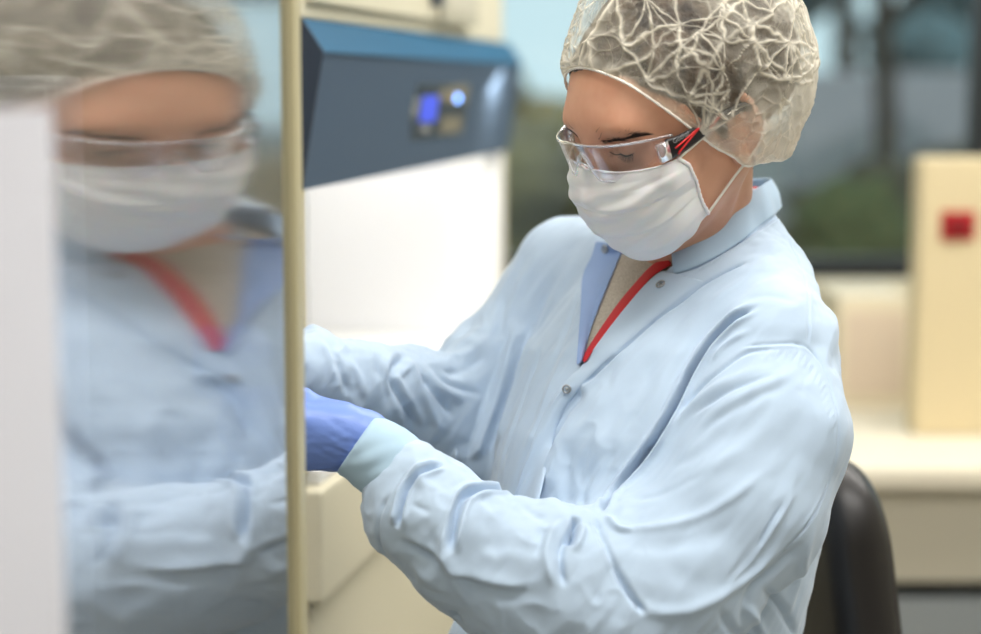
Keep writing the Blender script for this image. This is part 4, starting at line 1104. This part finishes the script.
# ---- glass screen with cream frame
al = math.radians(9.3); ug = Vector((-math.sin(al), -math.cos(al), 0)); ng = Vector((math.cos(al), -math.sin(al), 0))
E0 = Vector(WY(291.5, 317, 1.56)); Mg = Matrix(((ug.x, ng.x, 0, E0.x), (ug.y, ng.y, 0, E0.y), (0, 0, 1, 0), (0, 0, 0, 1)))
sc = empty('glass_screen', (E0.x, E0.y, 0), 'clear glass panel in a slim cream frame mirroring the person, at the left', 'glass screen')
postm = mat('cream_frame_profile', (186, 178, 142), .4)
GW = .80
MB(Mg).box(-.011, .011, -.0085, .0085, .06, 2.1, .003).build('frame_post', postm, sc)
MB(Mg).box(GW, GW+.022, -.0085, .0085, .06, 2.1, .003).build('frame_post', postm, sc)
BOW = .012
def bowed(name, m, a0, a1, half, z0, z1):
    n = 48; G = []
    for i in range(n+1):
        a = a0+(a1-a0)*i/n; t = (a-GW/2)/(GW/2); y = -BOW*(1-t*t)
        G.append([tuple(Mg @ Vector((a, y+dy, z))) for dy, z in ((-half, z0), (half, z0), (half, z1), (-half, z1))])
    o = grid_mesh(name, np.array(G), m, sc, closed_v=True, world=True, cap=True)
    o.data.set_sharp_from_angle(angle=math.radians(40)); return o
bowed('top_rail', postm, -.011, GW+.022, .0085, 2.1, 2.125)
bowed('bottom_rail', postm, -.011, GW+.022, .0085, .035, .06)
for a in (.03, GW-.03): MB(Mg).box(a-.03, a+.03, -.18, .18, 0, .035, .006).build('foot', postm, sc)
gm = bpy.data.materials.new('reflective_glass'); gm.use_nodes = True; nt = gm.node_tree; nt.nodes.clear()
o_ = N(gm, 'ShaderNodeOutputMaterial'); g1 = N(gm, 'ShaderNodeBsdfAnisotropic'); g1.inputs['Roughness'].default_value = .06; g1.inputs['Anisotropy'].default_value = 0.0
g1.inputs['Color'].default_value = (.84, .85, .88, 1); t1 = N(gm, 'ShaderNodeBsdfTransparent'); t1.inputs[0].default_value = (.95, .96, .96, 1)
lw = N(gm, 'ShaderNodeLayerWeight'); lw.inputs['Blend'].default_value = .5
mr = N(gm, 'ShaderNodeMapRange'); mr.inputs['From Min'].default_value = .48; mr.inputs['From Max'].default_value = .72; mr.inputs['To Min'].default_value = .42; mr.inputs['To Max'].default_value = .88
L(gm, lw.outputs['Facing'], mr.inputs['Value']); mx = N(gm, 'ShaderNodeMixShader'); L(gm, mr.outputs[0], mx.inputs[0]); L(gm, t1.outputs[0], mx.inputs[1]); L(gm, g1.outputs[0], mx.inputs[2]); L(gm, mx.outputs[0], o_.inputs[0])
bowed('glass_pane', gm, .0115, GW-.0005, .0025, .0605, 2.0995)
# frosted white strip on the pane, towards the camera
def pane_a(px):
    o = Vector(CAM); d = Vector(WP(px, 317, 1))-o; Mi = Mg.inverted(); o2 = Mi @ o; d2 = Mi.to_3x3() @ d; a = .4
    for _ in range(12): y = -BOW*(1-((a-GW/2)/(GW/2))**2)+.003; t = (y-o2.y)/d2.y; a = (o2+d2*t).x
    return a
frm = bpy.data.materials.new('frosted_white_film'); frm.use_nodes = True; nt = frm.node_tree; nt.nodes.clear()
o_ = N(frm, 'ShaderNodeOutputMaterial'); d1 = N(frm, 'ShaderNodeBsdfDiffuse'); d1.inputs[0].default_value = lin((206, 206, 212)); t1 = N(frm, 'ShaderNodeBsdfTransparent'); mx = N(frm, 'ShaderNodeMixShader'); mx.inputs[0].default_value = .62
L(frm, t1.outputs[0], mx.inputs[1]); L(frm, d1.outputs[0], mx.inputs[2]); L(frm, mx.outputs[0], o_.inputs[0])
a57 = pane_a(57); za57 = float((Vector(WP(40, 105, 1))-Vector(CAM)).z*1.2+CAM.z)
n = 30; G = []
for i in range(n+1):
    a = a57+(GW-.002-a57)*i/n; y = -BOW*(1-((a-GW/2)/(GW/2))**2)
    G.append([tuple(Mg @ Vector((a, y+dy, z))) for dy, z in ((.0028, .07), (.0034, .07), (.0034, za57), (.0028, za57))])
grid_mesh('frosted_strip', np.array(G), frm, sc, closed_v=True, world=True, cap=True)
# ---- bench along the window
benchm = mat('white_laminate_top', (228, 220, 200), .45); beige = mat('beige_cabinet_front', (186, 180, 162), .5)
YB0 = 3.5; zbt = float(WY(900, 470, YB0)[2])
bn = empty('lab_bench', (1.7, 4.05, 0), 'long laboratory bench with a pale top under the window', 'bench')
MB().box(.35, XR-.02, YB0, YF-.005, zbt-.035, zbt, .004).build('bench_top', benchm, bn)
zs_ = float(WY(900, 585, YB0+.02)[2])
MB().box(.40, XR-.04, YB0+.04, YF-.03, zs_+.0, zbt-.0355, .003).build('drawer_unit', beige, bn)
MB().box(.40, XR-.04, YB0+.10, YF-.03, zs_-.035, zs_-.0005, 0).build('recess', mat('dark_recess', (26, 28, 32), .6), bn)
MB().box(.40, XR-.04, YB0+.04, YF-.03, .10, zs_-.0355, .003).build('lower_unit', mat('grey_cabinet_front', (140, 146, 148), .5), bn)
MB().box(.42, XR-.06, YB0+.09, YF-.05, 0, .0995).build('plinth', winm, bn)
# things on the bench
def Xat(px, Y): return float(WY(px, 317, Y)[0])
def Zat(py, Y): return float(WY(490, py, Y)[2])
Yc = 3.85
cb_ = empty('control_box', (Xat(975, Yc), Yc+.1, zbt), 'tall cream metal box with a red square plate standing on the bench', 'equipment box')
creamb = mat('warm_cream_metal', (212, 196, 158), .5)
MB().box(Xat(917, Yc), Xat(917, Yc)+.34, Yc, Yc+.09, zbt, Zat(158, Yc), .010).build('body', creamb, cb_)
redp2 = mat('red_enamel_plate', (176, 26, 34), .4)
rp = MB().box(Xat(938, Yc), Xat(972, Yc), Yc-.006, Yc-.0003, Zat(240, Yc), Zat(211, Yc), .004).build('red_plate', redp2, cb_)
MB().box(Xat(944, Yc), Xat(966, Yc), Yc-.014, Yc-.0062, Zat(232, Yc), Zat(219, Yc), .003).build('red_button', mat('dark_red_button', (120, 14, 22), .4), rp)
Yt = 4.2
ib = empty('instrument', (Xat(880, Yt), Yt, zbt), 'low cream bench instrument with a pale pinkish front beside the red-plated box', 'instrument')
MB().box(Xat(838, Yt), Xat(912, Yt), Yt, Yt+.28, zbt, Zat(296, Yt), .008).build('body', mat('pale_cream_plastic', (224, 212, 186), .5), ib)
MB().box(Xat(846, Yt), Xat(905, Yt), Yt-.004, Yt-.0003, zbt+.03, Zat(312, Yt), .002).build('front_panel', mat('pinkish_beige_plastic', (214, 196, 176), .5), ib)
# ---- lab chair
leather = mat('black_chair_vinyl', (30, 27, 27), .42); chrome = mat('chair_metal', (60, 60, 62), .35, .7)
ch = empty('lab_chair', (.42, 2.30, 0), 'black vinyl laboratory chair on a star base behind the person', 'chair')
cyaw = math.radians(-70)
CM = Matrix.Translation((.335, 2.235, 0)) @ Matrix.Rotation(cyaw, 4, 'Z')        # local x: width, y: backwards
def rounded(M0, w_, h_, t_, rc, bulge=.02, n=14):
    """upholstered pad, outline rounded rectangle (x,z), thickness t_ along y"""
    out = []
    for cx_, cz_, a0 in ((w_/2-rc, h_/2-rc, 0), (-w_/2+rc, h_/2-rc, 90), (-w_/2+rc, -h_/2+rc, 180), (w_/2-rc, -h_/2+rc, 270)):
        for k in range(n+1):
            a = math.radians(a0+90*k/n); out.append((cx_+rc*math.cos(a), cz_+rc*math.sin(a)))
    G = []
    for sgn, rad in ((-1, 0.02), (-1, .45), (-1, .8), (-1, .95), (-.55, 1), (.0, 1.012), (.55, 1), (1, .95), (1, .8), (1, .45), (1, .02)):
        G.append([tuple(M0 @ Vector((x*rad, sgn*t_/2*(1 if abs(sgn) < 1 else 1+bulge*(1-rad**2)/t_*1.6)+(x*x)*-.35, z*rad))) for x, z in out])
    return np.array(G)
tilt = Matrix.Rotation(math.radians(9), 4, 'X')
zc_ = Zat(446, 2.22)
MBk = CM @ Matrix.Translation((0, .06, zc_-.23)) @ tilt
grid_mesh('backrest', rounded(MBk, .37, .46, .065, .09), leather, ch, closed_v=True, world=True)
MSt = CM @ Matrix.Translation((.03, -.24, .480)) @ Matrix.Rotation(math.radians(90), 4, 'X')
grid_mesh('seat', rounded(MSt, .46, .44, .07, .10), leather, ch, closed_v=True, world=True)
bp_ = [CM @ Vector((0, -.10, .435)), CM @ Vector((0, .10, .435)), CM @ Vector((0, .135, .54)), CM @ Vector((0, .135, zc_-.25))]
tube('back_support', catmull(np.array([tuple(v) for v in bp_]), 8), .014, chrome, ch, 12, world=True)
MB(CM).cyl((0, -.20, .275), (0, 0, 1), .024, .345).build('gas_column', chrome, ch)
a = np.linspace(0, 2*math.pi, 48, endpoint=False)
fr_ = tube('foot_ring', np.array([tuple(CM @ Vector((.22*math.cos(t), -.20+.22*math.sin(t), .150))) for t in a]), .010, chrome, ch, 10, world=True, closed=True)
for k in range(3):
    t = k*2.094; tube('ring_spoke', np.array([tuple(CM @ Vector((r_*math.cos(t), -.20+r_*math.sin(t), .150))) for r_ in (.02, .215)]), .007, chrome, fr_, 8, world=True)
for k in range(5):
    t = k*2*math.pi/5+.3
    lg = tube('base_leg', np.array([tuple(CM @ Vector((r_*math.cos(t), -.20+r_*math.sin(t), z))) for r_, z in ((.02, .115), (.14, .105), (.27, .075))]), [.024, .019, .014], chrome, ch, 10, world=True)
    q = CM @ Vector((.27*math.cos(t), -.20+.27*math.sin(t), .030))
    MB(Matrix.Translation(q)).cyl((.0, 0, 0), (math.sin(t), math.cos(t), 0), .030, .022).cyl((0, 0, .03), (0, 0, 1), .007, .05).build('caster', leather, lg)
# ---- outdoors
gnd = MB().box(-30, 40, YF+.2, 60, -.15, -.02).build('ground', mat('outdoor_asphalt', (96, 98, 96), .9)); gnd['kind'] = 'structure'
olive = mat('olive_hedge_leaves', (112, 102, 68), .9); noise_col(olive, (98, 90, 56), (136, 126, 86), 3); darkl = mat('dark_tree_leaves', (50, 66, 66), .9); noise_col(darkl, (54, 70, 74), (100, 126, 132), 2.2)
green = mat('bright_bush_leaves', (64, 74, 40), .9); barkm = mat('dark_bark', (52, 46, 42), .9)
def blob(x, y, z, r_, m, name, parent=None, sq=(1, 1, 1), seed=0, sub=4):
    bm = bmesh.new(); bmesh.ops.create_icosphere(bm, subdivisions=sub, radius=1)
    C_ = np.array([v.co[:] for v in bm.verts]); k = 1+.22*vnoise(C_*2.2+seed)+.12*vnoise(C_*6+seed)+.08*vnoise(C_*15+seed)
    for v, kk in zip(bm.verts, k): v.co = Vector((v.co.x*kk*r_*sq[0]+x, v.co.y*kk*r_*sq[1]+y, v.co.z*kk*r_*sq[2]+z))
    me = bpy.data.meshes.new(name); bm.to_mesh(me); bm.free(); return link(name, me, m, parent)
h1 = MB(); 
hd = blob(-1.6, 13, .72, 1, olive, 'hedge', None, (2.9, .8, .92), 3, 5); tag(hd, 'broad olive hedge outside, seen between cabinet and person', 'hedge')
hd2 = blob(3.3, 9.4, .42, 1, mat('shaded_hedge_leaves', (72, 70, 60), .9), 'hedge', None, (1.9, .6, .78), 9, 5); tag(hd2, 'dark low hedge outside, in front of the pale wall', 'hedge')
bu = blob(float(WY(852, 215, 8.6)[0]), 8.6, .76, .26, green, 'bush', None, (1.1, .8, 1.0), 5, 4); tag(bu, 'bright green rounded bush outside the window', 'bush')
blob(float(WY(852, 215, 8.6)[0]), 8.6, .25, .24, green, 'lower_foliage', bu, (1, .8, 1.1), 6, 4)
gw = MB().box(1.9, 6.0, 12.0, 12.3, 0, 1.54, .02).build('garden_wall', mat('pale_grey_render', (166, 164, 168), .8)); tag(gw, 'pale grey wall outside in front of the trees', 'wall')
for i, (x, y, hh_, r_) in enumerate(((2.75, 15, 3.2, .75), (4.9, 17, 3.4, .9), (7.4, 15.5, 3.3, 1.1), (1.9, 21, 3.9, .6))):
    t = empty('tree', (x, y, 0), ['dark tree outside behind the pale wall, seen beside the hair cap', 'dark tree outside behind the pale wall, above the cream box', 'dark tree outside beyond the right edge of the photo', 'farthest slender dark tree outside, mostly behind the hair cap'][i], 'tree')
    tube('trunk', np.array([(x, y, -.02), (x+.05, y, hh_*.4), (x, y+.05, hh_*.8)]), [.16, .12, .07], barkm, t, 10, world=True)
    for k in range(5):
        blob(x+r_*.75*math.cos(k*2.4+i), y+.4*math.sin(k*1.7), hh_*.55+k*.42, r_*.55, darkl, 'foliage', t, (1, .8, .72), 20+i*7+k, 4)
px_ = float(WY(880, 100, 10.5)[0]); st_ = empty('tree', (px_, 10.5, 0), 'bare dark trunk standing outside in front of the pale wall', 'tree')
tube('trunk', np.array([(px_, 10.5, -.02), (px_+.04, 10.5, 1.2), (px_-.02, 10.55, 2.4), (px_+.06, 10.5, 3.3)]), [.075, .065, .06, .05], barkm, st_, 10, world=True)
tube('branch', np.array([(px_, 10.52, 1.75), (px_+.35, 10.5, 2.15), (px_+.8, 10.45, 2.35)]), [.05, .04, .02], barkm, st_, 8, world=True)
for k in range(3): blob(px_+.15+.35*k, 10.5, 2.75+.15*k, .33, darkl, 'foliage', st_, (1.2, .8, .7), 70+k, 4)
# ------------------------------------------------------------------ light
w = bpy.data.worlds.new('world'); S.world = w; w.use_nodes = True
w.node_tree.nodes['Background'].inputs[0].default_value = lin((196, 222, 230)); w.node_tree.nodes['Background'].inputs[1].default_value = 1.15
lampm = mat('ceiling_lamp_diffuser', (255, 255, 250), .5, Emission_Color=(1, .975, .94, 1), Emission_Strength=1.0)
k = 0
for x, y in ((-1.2, -.6), (.6, -.6), (2.2, -.6), (-1.2, 1.3), (.5, 1.3), (2.2, 1.3), (.6, 3.2), (2.2, 3.2)):
    lt = empty('ceiling_light', (x, y, ZC), 'square flush ceiling light panel above the room', 'ceiling light', 'ceiling light panels')
    MB().box(x-.62, x+.62, y-.32, y+.32, ZC-.03, ZC-.0005, .004).build('lamp_frame', white, lt)
    MB().box(x-.58, x+.58, y-.28, y+.28, ZC-.034, ZC-.0302).build('diffuser', lampm, lt)
def area(x, y, z, to, sx, sy, e, col=(1, .975, .94)):
    l = bpy.data.lights.new('area', 'AREA'); l.shape = 'RECTANGLE'; l.size = sx; l.size_y = sy; l.energy = e; l.color = col
    o = bpy.data.objects.new('lamp', l); COL.objects.link(o); o.location = (x, y, z); o.rotation_euler = (Vector(to)-Vector((x, y, z))).to_track_quat('-Z', 'Y').to_euler(); return o
area(-.3, -.6, ZC-.06, (-.3, -.6, 0), 2.6, .56, 20); area(.5, 1.3, ZC-.06, (.5, 1.3, 0), 2.4, .56, 42); area(1.4, 3.2, ZC-.06, (1.4, 3.2, 0), 2.4, .56, 48)
area(*(Mc @ Vector((Wd*.72, .14, zt-.07))), Mc @ Vector((Wd*.86, .35, zw)), .6, .08, 2.7)
sun = bpy.data.lights.new('sun', 'SUN'); sun.energy = 1.2; sun.angle = .02; so = bpy.data.objects.new('sun', sun); COL.objects.link(so); so.rotation_euler = (math.radians(35), 0, math.radians(20))
# ------------------------------------------------------------------ camera
cam = bpy.data.cameras.new('camera'); co = bpy.data.objects.new('camera', cam); COL.objects.link(co); S.camera = co
cam.sensor_width = 36; cam.lens = FPX*36/981; co.location = CAM; co.rotation_euler = (math.pi/2-PITCH, 0, 0); cam.clip_start = .02
cam.dof.use_dof = True; cam.dof.focus_distance = 1.84; cam.dof.aperture_fstop = 2.0
S.view_settings.view_transform = 'Standard'; S.view_settings.look = 'None'; S.view_settings.gamma = 1; S.view_settings.exposure = 0.20
S.cycles.use_denoising = True; S.cycles.max_bounces = 10; S.cycles.transparent_max_bounces = 24
